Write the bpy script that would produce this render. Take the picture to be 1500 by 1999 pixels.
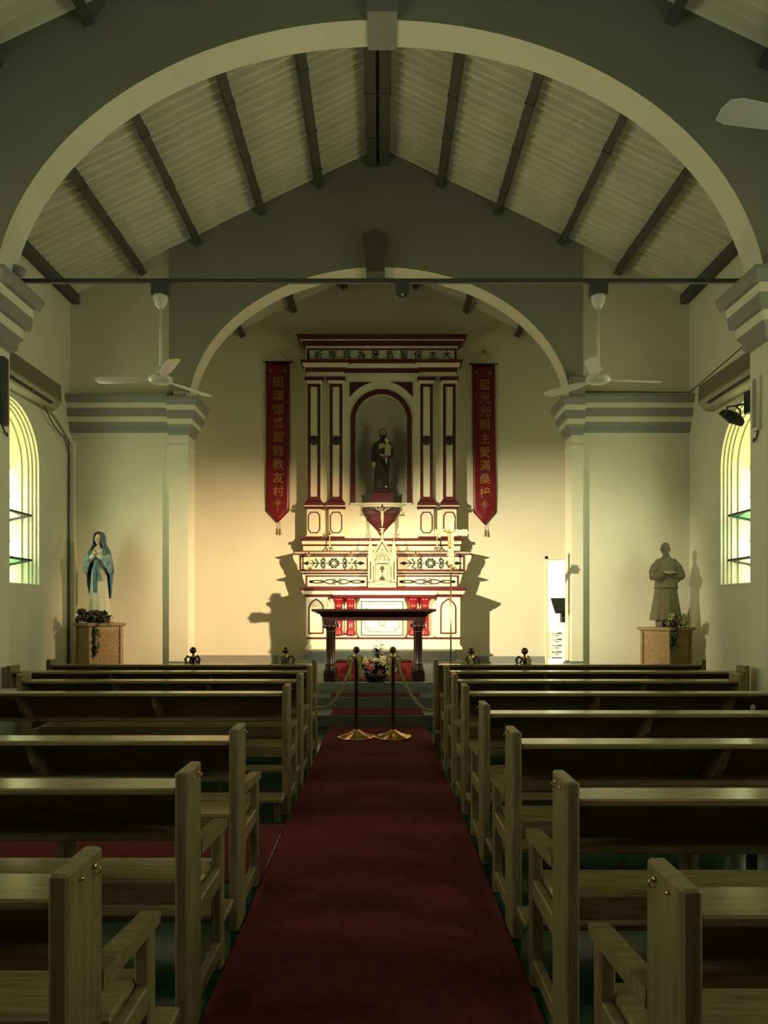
import bpy, bmesh, math, random
from mathutils import Vector, Matrix
R = math.radians
pi = math.pi
random.seed(7)
for _o in list(bpy.data.objects): bpy.data.objects.remove(_o)
scene = bpy.context.scene
COL = scene.collection

# ------------------------------------------------------------------ camera
# level camera at eye height in the aisle, lens shifted up (verticals stay vertical)
FPX, VX, VY, EYE = 1400.0, 742.0, 1190.0, 1.5
cam_d = bpy.data.cameras.new('camera'); cam = bpy.data.objects.new('camera', cam_d); COL.objects.link(cam)
cam.location = (0, 0, EYE); cam.rotation_euler = (R(90), 0, 0)
cam_d.sensor_fit = 'AUTO'; cam_d.sensor_width = 36.0; cam_d.lens = FPX/1999*36.0
cam_d.shift_x = (750-VX)/1999; cam_d.shift_y = (VY-999.5)/1999
cam_d.clip_start = 0.05; cam_d.clip_end = 200
scene.camera = cam

# ------------------------------------------------------------------ world, light, exposure
world = bpy.data.worlds.new('world'); scene.world = world; world.use_nodes = True
bg = world.node_tree.nodes['Background']
bg.inputs[0].default_value = (0.90, 1.0, 0.74, 1); bg.inputs[1].default_value = 9.6
scene.view_settings.view_transform = 'Standard'; scene.view_settings.look = 'None'
scene.view_settings.gamma = 1.0; scene.view_settings.use_curve_mapping = False
scene.view_settings.exposure = -0.12
FLOOD_W, FLOOD_COL_R, FLOOD_COL_L = 6400.0, (1.0, 0.67, 0.36), (1.0, 0.83, 0.52)
WALLX = 4.83                     # nave half width
BAYS = (9.35, 5.3, 1.4)    # window centres along the nave
def portal(x, y, z, sx, sy, rot):
    l = bpy.data.lights.new('daylight_portal', 'AREA'); l.shape = 'RECTANGLE'; l.size = sx; l.size_y = sy
    l.cycles.is_portal = True
    o = bpy.data.objects.new('daylight_portal', l); COL.objects.link(o); o.location = (x, y, z); o.rotation_euler = rot
for yb in BAYS:
    portal(-WALLX-.55, yb, 3.05, 2.6, 1.7, (0, R(-90), 0))
    portal(WALLX+.55, yb, 3.05, 2.6, 1.7, (0, R(90), 0))

# ------------------------------------------------------------------ materials
def s2l(c): return tuple(((v/255)/12.92 if v/255 <= .04045 else ((v/255+.055)/1.055)**2.4) for v in c)
MATS = {}
def mat(name, rgb, rough=.6, metal=0.0, var=.06, scale=6.0, bump=0.0, bscale=60.0, spec=.5, stretch=None, coat=0.0):
    m = bpy.data.materials.new(name); m.use_nodes = True; nt = m.node_tree; b = nt.nodes['Principled BSDF']
    b.inputs['Roughness'].default_value = rough; b.inputs['Metallic'].default_value = metal
    b.inputs['Specular IOR Level'].default_value = spec
    b.inputs['Coat Weight'].default_value = coat; b.inputs['Coat Roughness'].default_value = .12
    tc = nt.nodes.new('ShaderNodeTexCoord'); mp = nt.nodes.new('ShaderNodeMapping')
    nt.links.new(tc.outputs['Object'], mp.inputs[0])
    if stretch: mp.inputs['Scale'].default_value = stretch
    nz = nt.nodes.new('ShaderNodeTexNoise'); nz.inputs['Scale'].default_value = scale; nz.inputs['Detail'].default_value = 5
    nt.links.new(mp.outputs[0], nz.inputs['Vector'])
    rp = nt.nodes.new('ShaderNodeValToRGB')
    rp.color_ramp.elements[0].position = .3; rp.color_ramp.elements[1].position = .7
    rp.color_ramp.elements[0].color = tuple(max(0, c*(1-var)) for c in rgb)+(1,)
    rp.color_ramp.elements[1].color = tuple(min(1, c*(1+var)) for c in rgb)+(1,)
    nt.links.new(nz.outputs[0], rp.inputs[0]); nt.links.new(rp.outputs[0], b.inputs['Base Color'])
    if bump:
        n2 = nt.nodes.new('ShaderNodeTexNoise'); n2.inputs['Scale'].default_value = bscale; n2.inputs['Detail'].default_value = 3
        nt.links.new(mp.outputs[0], n2.inputs['Vector'])
        bp = nt.nodes.new('ShaderNodeBump'); bp.inputs['Strength'].default_value = bump; bp.inputs['Distance'].default_value = .02
        nt.links.new(n2.outputs[0], bp.inputs['Height']); nt.links.new(bp.outputs[0], b.inputs['Normal'])
    MATS[name] = m; return m
CREAM = mat('cream_plaster', (.74, .725, .585), .85, var=.03, scale=1.2, bump=.05, bscale=40)
GREY = mat('grey_green_paint', (.29, .305, .245), .8, var=.05, scale=1.0, bump=.05, bscale=40)
MOULD = mat('blue_grey_moulding', (.26, .27, .245), .7, var=.06)
STEP = mat('grey_cement_step', (.12, .145, .14), .55, var=.15, scale=9, bump=.05)
FLOORM = mat('green_terrazzo_floor', (.010, .042, .033), .14, var=.5, scale=25, bump=.03, bscale=9)
CARPET = mat('red_carpet', (.14, .026, .028), .95, var=.25, scale=30, bump=.5, bscale=350, spec=.1)
CARPET2 = mat('red_mat', (.14, .018, .021), .95, var=.2, scale=30, bump=.4, bscale=350, spec=.1)
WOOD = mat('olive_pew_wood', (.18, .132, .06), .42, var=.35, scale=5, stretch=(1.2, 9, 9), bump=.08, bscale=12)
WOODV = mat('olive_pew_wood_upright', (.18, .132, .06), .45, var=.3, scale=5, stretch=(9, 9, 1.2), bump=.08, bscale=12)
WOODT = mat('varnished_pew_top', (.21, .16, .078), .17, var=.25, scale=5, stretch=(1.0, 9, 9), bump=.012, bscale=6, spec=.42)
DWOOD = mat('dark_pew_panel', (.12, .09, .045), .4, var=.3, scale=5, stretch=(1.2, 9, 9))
MAHOG = mat('dark_mahogany', (.018, .006, .006), .32, var=.3, scale=8, coat=.15)
REDP = mat('maroon_paint', (.085, .008, .011), .5, var=.12)
REDG = mat('glossy_red_column', (.22, .012, .018), .25, var=.2, scale=14)
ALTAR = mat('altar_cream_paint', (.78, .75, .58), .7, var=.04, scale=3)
TABER = mat('carved_cream_marble', (.42, .40, .28), .6, var=.12, scale=14)
BROWNL = mat('brown_painted_line', (.045, .03, .02), .6, var=.15)
GREENL = mat('dark_green_scroll_paint', (.03, .045, .035), .6, var=.15)
BLACKI = mat('black_ink', (.008, .008, .008), .6, var=.1)
BANNER = mat('red_satin_banner', (.16, .007, .013), .38, var=.12, scale=4, bump=.08, bscale=7)
GOLDT = mat('gold_embroidery', (.36, .17, .07), .5, var=.15)
BRASS = mat('polished_brass', (.72, .52, .2), .2, metal=1.0, var=.1)
BRASSD = mat('aged_brass_post', (.16, .085, .035), .28, metal=1.0, var=.2)
PGOLD = mat('pale_gold', (.80, .62, .32), .42, metal=.88, var=.06)
ROPE = mat('cream_gold_rope', (.42, .36, .18), .8, var=.2, scale=60)
ROOFM = mat('corrugated_cement_sheet', (.70, .69, .56), .8, var=.08, scale=3)
PURL = mat('grey_painted_purlin', (.078, .084, .07), .7, var=.12)
WHITE = mat('white_enamel', (.62, .62, .52), .35, var=.03)
ACW = mat('aged_air_conditioner_plastic', (.33, .31, .22), .5, var=.04)
BLACKP = mat('black_plastic', (.012, .014, .016), .45, var=.1)
DKGREY = mat('dark_grey_metal', (.05, .055, .055), .5, var=.1)
RATTAN = mat('woven_cane', (.40, .27, .13), .65, var=.3, scale=40)
PEDW = mat('pedestal_wood', (.30, .21, .10), .5, var=.2, scale=7, stretch=(9, 9, 1.5))
STONE = mat('grey_brown_statue_stone', (.13, .115, .068), .75, var=.15, scale=20)
SKIN = mat('painted_plaster_face', (.62, .48, .34), .55, var=.05)
MROBE = mat('white_painted_robe', (.60, .60, .48), .6, var=.08, scale=10)
MBLUE = mat('blue_painted_mantle', (.075, .17, .21), .6, var=.15, scale=10)
MLBLUE = mat('light_blue_mantle_lining', (.24, .37, .38), .6, var=.1, scale=10)
DARKH = mat('dark_painted_hair', (.014, .012, .010), .6, var=.2)
JBROWN = mat('dark_brown_painted_robe', (.026, .021, .014), .55, var=.4, scale=16)
JPALE = mat('pale_child_garment', (.42, .38, .22), .6, var=.1)
LEAFM = mat('dark_green_leaf', (.02, .05, .022), .5, var=.5, scale=20)
LEAFG = mat('grey_green_leaf', (.06, .08, .05), .5, var=.4, scale=20)
PETALP = mat('pink_petal', (.45, .17, .16), .6, var=.2, scale=20)
PETALC = mat('cream_petal', (.45, .40, .26), .6, var=.12, scale=20)
PETALD = mat('dull_silk_petal', (.14, .13, .10), .6, var=.5, scale=30)
TEAL = mat('teal_cloth', (.03, .09, .09), .8, var=.3, scale=12)
BAGG = mat('pale_grey_cloth', (.30, .31, .30), .8, var=.2, scale=12)
IRON = mat('dark_window_iron', (.03, .035, .03), .5, var=.1)
def glass(name, col, gl=.08):
    m = bpy.data.materials.new(name); m.use_nodes = True; nt = m.node_tree
    for n in list(nt.nodes):
        if n.type != 'OUTPUT_MATERIAL': nt.nodes.remove(n)
    out = [n for n in nt.nodes if n.type == 'OUTPUT_MATERIAL'][0]
    t = nt.nodes.new('ShaderNodeBsdfTransparent'); g = nt.nodes.new('ShaderNodeBsdfGlossy'); mx = nt.nodes.new('ShaderNodeMixShader')
    nz = nt.nodes.new('ShaderNodeTexNoise'); nz.inputs['Scale'].default_value = 3
    rp = nt.nodes.new('ShaderNodeValToRGB')
    rp.color_ramp.elements[0].color = tuple(c*.9 for c in col)+(1,); rp.color_ramp.elements[1].color = tuple(col)+(1,)
    nt.links.new(nz.outputs[0], rp.inputs[0]); nt.links.new(rp.outputs[0], t.inputs[0])
    g.inputs['Roughness'].default_value = .05; mx.inputs[0].default_value = gl
    nt.links.new(t.outputs[0], mx.inputs[1]); nt.links.new(g.outputs[0], mx.inputs[2]); nt.links.new(mx.outputs[0], out.inputs[0])
    MATS[name] = m; return m
GL_CLEAR = glass('frosted_pale_glass', (.95, .95, .86)); GL_YEL = glass('yellow_glass', (1.0, .88, .52)); GL_GRN = glass('green_glass', (.50, .80, .55))
def emit(name, col, s):
    m = bpy.data.materials.new(name); m.use_nodes = True; nt = m.node_tree; b = nt.nodes['Principled BSDF']
    b.inputs['Base Color'].default_value = tuple(col)+(1,); b.inputs['Emission Color'].default_value = tuple(col)+(1,)
    b.inputs['Emission Strength'].default_value = s; return m
LAMPON = emit('lit_flood_lens', (1, .85, .5), 6.0)
ROOMGLOW = emit('added_room_glow', (1, .97, .85), 60.0)  # glow of the unseen lamp added for the side room

# ------------------------------------------------------------------ helpers
def X(px, d): return (px-VX)*d/FPX
def Z(py, d): return EYE-(py-VY)*d/FPX
def wloc(o):
    v = Vector((0, 0, 0))
    while o is not None:
        v += o.location; o = o.parent
    return v
class MB:
    def __init__(s): s.v = []; s.f = []; s.m = []; s.sm = []
    def add(s, vs, fs, m=0, smooth=False, M=None):
        b = len(s.v)
        s.v += [tuple(M @ Vector(v)) if M else tuple(v) for v in vs]
        for f in fs: s.f.append([i+b for i in f]); s.m.append(m); s.sm.append(smooth)
        return s
    def box(s, x0, x1, y0, y1, z0, z1, m=0, c=0.0, M=None):
        if x0 > x1: x0, x1 = x1, x0
        if y0 > y1: y0, y1 = y1, y0
        if z0 > z1: z0, z1 = z1, z0
        if c <= 0:
            vs = [(x, y, z) for z in (z0, z1) for y in (y0, y1) for x in (x0, x1)]
            fs = [(0, 2, 3, 1), (4, 5, 7, 6), (0, 1, 5, 4), (2, 6, 7, 3), (0, 4, 6, 2), (1, 3, 7, 5)]
            return s.add(vs, fs, m, M=M)
        c = min(c, (x1-x0)*.45, (y1-y0)*.45, (z1-z0)*.45)
        vs = []; idx = {}
        for a, (xa, sx) in enumerate(((x0, 1), (x1, -1))):
            for b, (ya, sy) in enumerate(((y0, 1), (y1, -1))):
                for d, (za, sz) in enumerate(((z0, 1), (z1, -1))):
                    for k in range(3):
                        p = [xa+sx*c, ya+sy*c, za+sz*c]; p[k] = (xa, ya, za)[k]
                        idx[a, b, d, k] = len(vs); vs.append(tuple(p))
        I = lambda a, b, d, k: idx[a, b, d, k]
        fs = []
        for a in (0, 1):
            q = [I(a, 0, 0, 0), I(a, 1, 0, 0), I(a, 1, 1, 0), I(a, 0, 1, 0)]; fs.append(q if a else q[::-1])
            q = [I(0, a, 0, 1), I(1, a, 0, 1), I(1, a, 1, 1), I(0, a, 1, 1)]; fs.append(q[::-1] if a else q)
            q = [I(0, 0, a, 2), I(1, 0, a, 2), I(1, 1, a, 2), I(0, 1, a, 2)]; fs.append(q if a else q[::-1])
        for a in (0, 1):
            for b in (0, 1):
                fs.append([I(a, b, 0, 0), I(a, b, 1, 0), I(a, b, 1, 1), I(a, b, 0, 1)])
                fs.append([I(a, 0, b, 0), I(a, 1, b, 0), I(a, 1, b, 2), I(a, 0, b, 2)])
                fs.append([I(0, a, b, 1), I(1, a, b, 1), I(1, a, b, 2), I(0, a, b, 2)])
                for d in (0, 1): fs.append([I(a, b, d, 0), I(a, b, d, 1), I(a, b, d, 2)])
        return s.add(vs, fs, m, M=M)
    def prism(s, poly, y0, y1, m=0, M=None):            # polygon in x,z, extruded along y
        n = len(poly)
        vs = [(x, y0, z) for x, z in poly]+[(x, y1, z) for x, z in poly]
        fs = [list(range(n)), list(range(2*n-1, n-1, -1))]+[(i, i+n, (i+1) % n+n, (i+1) % n) for i in range(n)]
        return s.add(vs, fs, m, M=M)
    def rings(s, rs, m=0, smooth=True, cap=True, closed=True, M=None):   # rs: list of equal-length vertex rings
        n = len(rs[0]); vs = [p for r in rs for p in r]; fs = []
        for i in range(len(rs)-1):
            for j in range(n if closed else n-1):
                k = (j+1) % n
                fs.append((i*n+j, i*n+k, (i+1)*n+k, (i+1)*n+j))
        if cap and closed:
            fs.append(list(range(n))[::-1]); fs.append([(len(rs)-1)*n+j for j in range(n)])
        return s.add(vs, fs, m, smooth, M=M)
    def lathe(s, prof, n=16, o=(0, 0, 0), m=0, smooth=True, M=None, sq=None):
        rs = []
        for r, z in prof:
            rs.append([(o[0]+r*math.cos(2*pi*j/n), o[1]+r*math.sin(2*pi*j/n), o[2]+z) for j in range(n)])
        return s.rings(rs, m, smooth, M=M)
    def tube(s, path, r, n=8, m=0, smooth=True, flat=1.0, cap=True, M=None):
        P = [Vector(p) for p in path]; rr = r if isinstance(r, (list, tuple)) else [r]*len(P)
        rs = []; up = None
        for i, p in enumerate(P):
            t = (P[min(i+1, len(P)-1)]-P[max(i-1, 0)])
            if t.length < 1e-9: t = Vector((0, 0, 1))
            t.normalize()
            if up is None:
                a = Vector((0, 0, 1)) if abs(t.z) < .9 else Vector((0, 1, 0))
                up = (a-t*a.dot(t)).normalized()
            else:
                up = up-t*up.dot(t)
                up = up.normalized() if up.length > 1e-6 else t.orthogonal().normalized()
            sd = t.cross(up)
            rs.append([tuple(p+(sd*math.cos(2*pi*j/n)+up*math.sin(2*pi*j/n)*flat)*rr[i]) for j in range(n)])
        return s.rings(rs, m, smooth, cap, M=M)
    def ribbon(s, pts, w, y0, y1, closed=False, m=0, M=None):     # flat band of width w along a 2-D (x,z) polyline
        n = len(pts); rs = []; ws = w if isinstance(w, (list, tuple)) else [w]*n
        for i in range(n):
            a = Vector(pts[(i-1) % n] if (closed or i > 0) else pts[i]); b = Vector(pts[(i+1) % n] if (closed or i < n-1) else pts[i]); c = Vector(pts[i])
            t1 = (c-a); t2 = (b-c)
            t1 = t1.normalized() if t1.length > 1e-9 else t2.normalized()
            t2 = t2.normalized() if t2.length > 1e-9 else t1
            t = (t1+t2); t = t.normalized() if t.length > 1e-6 else t1
            nn = Vector((-t.y, t.x)); k = 1/max(.45, nn.dot(Vector((-t1.y, t1.x))))
            h = nn*ws[i]*.5*k
            p, q = c+h, c-h
            rs.append([(p.x, y0, p.y), (q.x, y0, q.y), (q.x, y1, q.y), (p.x, y1, p.y)])
        if closed: rs.append(rs[0])
        return s.rings(rs, m, False, not closed, M=M)
    def ell(s, c, r, m=0, nu=14, nv=9, M=None, smooth=True):
        rs = []
        for i in range(nv+1):
            a = -pi/2+pi*i/nv; k = max(.02, math.cos(a))
            rs.append([(c[0]+r[0]*k*math.cos(2*pi*j/nu), c[1]+r[1]*k*math.sin(2*pi*j/nu), c[2]+r[2]*math.sin(a)) for j in range(nu)])
        return s.rings(rs, m, smooth, M=M)
    def stack(s, x0, x1, y0, y1, prof, l=1, r=1, f=1, b=0, bottom=True):
        # mitred moulding: prof = [(out, z, material of the segment above)]
        rs = []
        for p in prof:
            o, z = p[0], p[1]
            rs.append([(x0-o*l, y0-o*f, z), (x1+o*r, y0-o*f, z), (x1+o*r, y1+o*b, z), (x0-o*l, y1+o*b, z)])
        for i in range(len(rs)-1):
            s.rings([rs[i], rs[i+1]], prof[i][2] if len(prof[i]) > 2 else 0, False, cap=False)
        s.add(rs[0], [(3, 2, 1, 0)], prof[0][2] if len(prof[0]) > 2 else 0)
        s.add(rs[-1], [(0, 1, 2, 3)], prof[-2][2] if len(prof[-2]) > 2 else 0)
        return s
    def wall(s, seg, y0, y1, M=None, mb=1):      # columns (u, zbottom, ztop), thickness y0..y1
        n = len(seg)
        vs = []
        for u, a, b in seg: vs += [(u, y0, a), (u, y0, b), (u, y1, a), (u, y1, b)]
        f0, f1 = [], []
        for i in range(n-1):
            p, q = 4*i, 4*i+4
            f0 += [(p, q, q+1, p+1), (p+2, p+3, q+3, q+2)]
            f1 += [(p, p+2, q+2, q)]; f0 += [(p+1, q+1, q+3, p+3)]
        e = 4*(n-1)
        f1 += [(0, 1, 3, 2), (e, e+2, e+3, e+1)]
        s.add(vs, f0, 0, M=M); s.add(vs, f1, mb, M=M); return s
    def build(s, name, mats, parent=None, local=False, loc=None):
        me = bpy.data.meshes.new(name)
        off = wloc(parent) if (parent is not None and not local) else Vector((0, 0, 0))
        if loc is not None: off = off+Vector(loc)
        me.from_pydata([(v[0]-off.x, v[1]-off.y, v[2]-off.z) for v in s.v], [], s.f)
        if not isinstance(mats, (list, tuple)): mats = [mats]
        for m in mats: me.materials.append(m)
        me.polygons.foreach_set('material_index', [min(i, len(mats)-1) for i in s.m])
        me.polygons.foreach_set('use_smooth', s.sm)
        me.update()
        bm = bmesh.new(); bm.from_mesh(me); bmesh.ops.recalc_face_normals(bm, faces=bm.faces[:]); bm.to_mesh(me); bm.free()
        o = bpy.data.objects.new(name, me); COL.objects.link(o)
        if parent is not None: o.parent = parent
        if loc is not None: o.location = loc
        return o
def tag(o, label, cat, group=None, kind=None):
    o['label'] = label
    if cat: o['category'] = cat
    if group: o['group'] = group
    if kind: o['kind'] = kind
    return o
def thing(name, loc, label, cat, group=None, kind=None, rz=0.0):
    o = bpy.data.objects.new(name, None); COL.objects.link(o); o.location = loc; o.rotation_euler = (0, 0, rz); o.empty_display_size = .1
    return tag(o, label, cat, group, kind)
def link(name, me, parent=None, loc=(0, 0, 0), rot=(0, 0, 0), scale=(1, 1, 1)):
    o = bpy.data.objects.new(name, me); COL.objects.link(o); o.parent = parent
    o.location = loc; o.rotation_euler = rot; o.scale = scale; return o
def copy_tree(root):
    r = root.copy(); COL.objects.link(r)
    for ch in root.children:
        c = ch.copy(); COL.objects.link(c); c.parent = r
        for g in ch.children:
            d = g.copy(); COL.objects.link(d); d.parent = c
    return r
def ellarch(a, b, zc, n=40):
    us = [-a*math.cos(pi*i/n) for i in range(n+1)]
    return [(u, zc+b*math.sqrt(max(0, 1-(u/a)**2))) for u in us]
def text_mesh(ch):
    cu = bpy.data.curves.new('glyph', 'FONT'); cu.body = ch; cu.size = 1.0; cu.extrude = .012; cu.resolution_u = 3; cu.offset = .012
    o = bpy.data.objects.new('glyph', cu); COL.objects.link(o)
    bpy.context.view_layer.update()
    me = bpy.data.meshes.new_from_object(o.evaluated_get(bpy.context.evaluated_depsgraph_get()))
    bpy.data.objects.remove(o); bpy.data.curves.remove(cu)
    if len(me.vertices):
        xs = [v.co.x for v in me.vertices]; ys = [v.co.y for v in me.vertices]
        cx, cy = (min(xs)+max(xs))/2, (min(ys)+max(ys))/2
        for v in me.vertices: v.co.x -= cx; v.co.y -= cy
    return me
GLYPH = {}
def glyph(ch, m, parent, loc, size, squash=1.0):
    k = (ch, m.name)
    if k not in GLYPH:
        me = text_mesh(ch); me.materials.clear(); me.materials.append(m); GLYPH[k] = me
    return link('character', GLYPH[k], parent, loc, (R(90), 0, 0), (size*squash, size, size))

# ================================================================== STRUCTURE
Y_REAR, D1, D1B, DS, DA, DAB, DC = -4.2, 6.92, 7.25, 11.18, 11.1, 11.45, 13.3
def roofz(x): return 8.67-.474*abs(x)
def croofz(x): return 7.93-.474*abs(x)
# floor
fl = MB().box(-WALLX-.4, WALLX+.4, Y_REAR-.3, 9.2, -.1, 0).build('floor', FLOORM)
tag(fl, 'dark green glossy floor under the pews', 'floor', kind='structure')
# chancel steps
def step(x0, x1, y0, y1, z0, z1, label):
    o = MB().box(x0, x1, y0, y1, z0, z1, c=.008).build('step', STEP); return tag(o, label, 'step', kind='structure')
Y1, Y2, Y3 = 9.09, 9.67, 10.07
step(-WALLX, WALLX, Y1, Y2+.02, 0, .162, 'lowest grey chancel step, first above the nave floor')
step(-WALLX, WALLX, Y2, Y3+.02, 0, .32, 'middle grey chancel step')
step(-WALLX, WALLX, Y3, 13.6, 0, .475, 'broad grey sanctuary platform under the dark table')
step(X(574, 11.4), X(912, 11.4), 11.4, DC, .47, .66, 'grey altar step carrying the red runner')
step(X(600, 11.85), X(884, 11.85)+.06, 11.85, DC, .65, .81, 'top grey step directly below the altar')
# side walls with arched windows
WW, WSILL, WSPR = .81, 1.825, 3.49
def side_wall(sgn, name, label):
    mb = MB(); M = Matrix(((0, -sgn*-1, 0, 0), (1, 0, 0, 0), (0, 0, 1, 0), (0, 0, 0, 1)))
    zt = 6.62
    us = sorted(BAYS); e0 = Y_REAR-.3
    M = Matrix(((0, sgn, 0, 0), (1, 0, 0, 0), (0, 0, 1, 0), (0, 0, 0, 1)))   # (u, t, z) -> (sgn*t, u, z)
    for yc in us:
        mb.wall([(e0, -.1, zt), (yc-WW, -.1, zt)], WALLX, WALLX+.50, M)
        mb.wall([(yc-WW, -.1, WSILL), (yc+WW, -.1, WSILL)], WALLX, WALLX+.50, M)
        mb.wall([(yc+u, z, zt) for u, z in ellarch(WW, WW, WSPR, 20)], WALLX, WALLX+.50, M)
        e0 = yc+WW
    mb.wall([(e0, -.1, zt), (DS+.3, -.1, zt)], WALLX, WALLX+.50, M)
    o = mb.build(name, [CREAM, CREAM]); tag(o, label, 'wall', kind='structure')
    # dado
    d = MB().box(sgn*(WALLX-.02), sgn*WALLX, Y_REAR, Y1, 0, .60).build('baseboard_'+name[5:], MOULD)
    tag(d, 'grey painted dado along the foot of the %s wall' % name[5:], 'baseboard', kind='structure')
side_wall(-1, 'wall_left', 'cream plaster side wall on the left with arched windows')
side_wall(1, 'wall_right', 'cream plaster side wall on the right with arched windows')
# rear wall behind the camera
rw = MB().wall([(-WALLX-.3, -.1, roofz(WALLX+.3)), (0, -.1, 8.8), (WALLX+.3, -.1, roofz(WALLX+.3))], Y_REAR-.3, Y_REAR).build('wall_rear', [CREAM, CREAM])
tag(rw, 'cream rear wall of the nave behind the viewer', 'wall', kind='structure')
# diaphragm arches
A1, B1, C1 = 3.745, 2.79, 4.40
def diaphragm(y0, y1, name, label):
    mb = MB()
    mb.wall([(-WALLX-.1, 0, roofz(WALLX+.1)+.08), (-A1, 0, roofz(A1)+.08)], y0, y1)
    mb.wall([(A1, 0, roofz(A1)+.08), (WALLX+.1, 0, roofz(WALLX+.1)+.08)], y0, y1)
    mb.wall([(u, z, roofz(u)+.08) for u, z in ellarch(A1, B1, C1, 60)], y0, y1)
    o = mb.build(name, [GREY, CREAM]); return tag(o, label, 'arch wall', kind='structure')
CORN = [(0.0, 4.20, 0), (.045, 4.24, 0), (.05, 4.30, 0), (.08, 4.35, 1), (.08, 4.435, 0), (.12, 4.44, 0), (.135, 4.555, 1), (.135, 4.635, 0), (.175, 4.64, 0), (.20, 4.71, 0), (.20, 4.75, 0)]
CORNP = [(a, z+.055, m) for a, z, m in CORN]
def pier_cornice(sgn, y0, y1, name, label):
    mb = MB(); x0, x1 = (-WALLX-.05, -A1) if sgn < 0 else (A1, WALLX+.05)
    prof = [(o*1.2, z-.11+(z-4.20)*.15, m) for o, z, m in CORN]
    mb.stack(x0, x1, y0, y1, prof, l=0 if sgn < 0 else 1, r=1 if sgn < 0 else 0, f=1, b=1)
    o = mb.build(name, [MOULD, CREAM]); tag(o, label, 'cornice', kind='structure')
arch1 = diaphragm(D1, D1B, 'wall_arch', 'large grey arch wall spanning the nave nearest the viewer')
diaphragm(3.1, 3.43, 'wall_arch', 'second grey arch wall overhead, above the front rows of the viewer')
pier_cornice(-1, D1, D1B, 'trim_1', 'grey and cream stepped cornice on the left pier of the large arch')
pier_cornice(1, D1, D1B, 'trim_2', 'grey and cream stepped cornice on the right pier of the large arch')
ks = MB().prism([(-.12, 7.17), (.165, 7.17), (.21, 8.2), (-.165, 8.2)], D1-.12, D1B+.02).build('trim_3', MOULD)
tag(ks, 'grey keystone block at the crown of the large near arch', 'keystone', kind='structure')
# east end: side panels, chancel arch wall
def gable(x): return roofz(x)+.08
a2, b2, c2 = 2.97, 2.22, 4.58
XL = X(330, DA); XR = X(1139, DA)
for sgn, x0, x1, nm, lb in ((-1, -WALLX-.1, XL+.1, 'wall_east_left', 'cream wall panel behind the white and blue statue'), (1, XR-.1, WALLX+.1, 'wall_east_right', 'cream wall panel behind the grey robed statue')):
    o = MB().wall([(x0, .4, gable(x0)), (x1, .4, gable(x1))], DS, DS+.2).build(nm, [CREAM, CREAM]); tag(o, lb, 'wall', kind='structure')
mb = MB()
mb.wall([(u, z, gable(u)) for u, z in ellarch(a2, b2, c2, 50)], DA, DAB)
mb.wall([(XL, 4.3, gable(XL)), (-a2, 4.3, gable(a2))], DA, DAB); mb.wall([(a2, 4.3, gable(a2)), (XR, 4.3, gable(XR))], DA, DAB)
cw = mb.build('wall_chancel_arch', [GREY, CREAM]); tag(cw, 'grey gable wall with the round chancel arch in front of the altar', 'arch wall', kind='structure')
for sgn, nm, lb in ((-1, 'wall_pilaster_left', 'cream chancel arch pier on the left of the altar'), (1, 'wall_pilaster_right', 'cream chancel arch pier on the right of the altar')):
    xa, xb = (XL, -a2) if sgn < 0 else (a2, XR)
    o = MB().wall([(xa, .47, 4.32), (xb, .47, 4.32)], DA, DAB).build(nm, [CREAM, CREAM]); tag(o, lb, 'pier', kind='structure')
    MB().stack(xa, xb, DA, DAB, [(.05, .475), (.05, .62), (.02, .68), (.0, .70)], l=0 if sgn < 0 else 1, r=1 if sgn < 0 else 0, f=1, b=1).build('pier_base', STEP, o)
    MB().stack(xa, xb, DA, DAB, [(.0, 4.0), (.02, 4.02), (.02, 4.05), (.0, 4.07)], l=0 if sgn < 0 else 1, r=1 if sgn < 0 else 0, f=1, b=1).build('neck_moulding', CREAM, o)
    # cornice over pier and side panel
    c = MB(); sh = 0.0
    c.stack(xa if sgn < 0 else a2, -a2 if sgn < 0 else xb, DA, DAB, CORN, l=0 if sgn < 0 else 1, r=1 if sgn < 0 else 0, f=1, b=1)
    co = c.build('trim_4' if sgn < 0 else 'trim_5', [MOULD, CREAM]); tag(co, 'grey and cream cornice capping the %s chancel arch pier' % ('left' if sgn < 0 else 'right'), 'cornice', kind='structure')
    c = MB(); xs0, xs1 = (-WALLX, XL) if sgn < 0 else (XR, WALLX)
    c.stack(xs0, xs1, DS, DS+.3, CORNP, l=0, r=0, f=1, b=0)
    co = c.build('trim_6' if sgn < 0 else 'trim_7', [MOULD, CREAM]); tag(co, 'long grey and cream cornice across the %s east wall panel' % ('left' if sgn < 0 else 'right'), 'cornice', kind='structure')
dk = 10.97
ks2 = MB().prism([(X(px, dk), Z(py, dk)) for px, py in ((716, 530), (750, 530), (759, 459), (733, 446), (708, 459))], dk, DAB).build('trim_8', mat('dark_grey_keystone_paint', (.115, .125, .105), .7))
tag(ks2, 'dark grey pointed keystone above the chancel arch', 'keystone', kind='structure')
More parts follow.
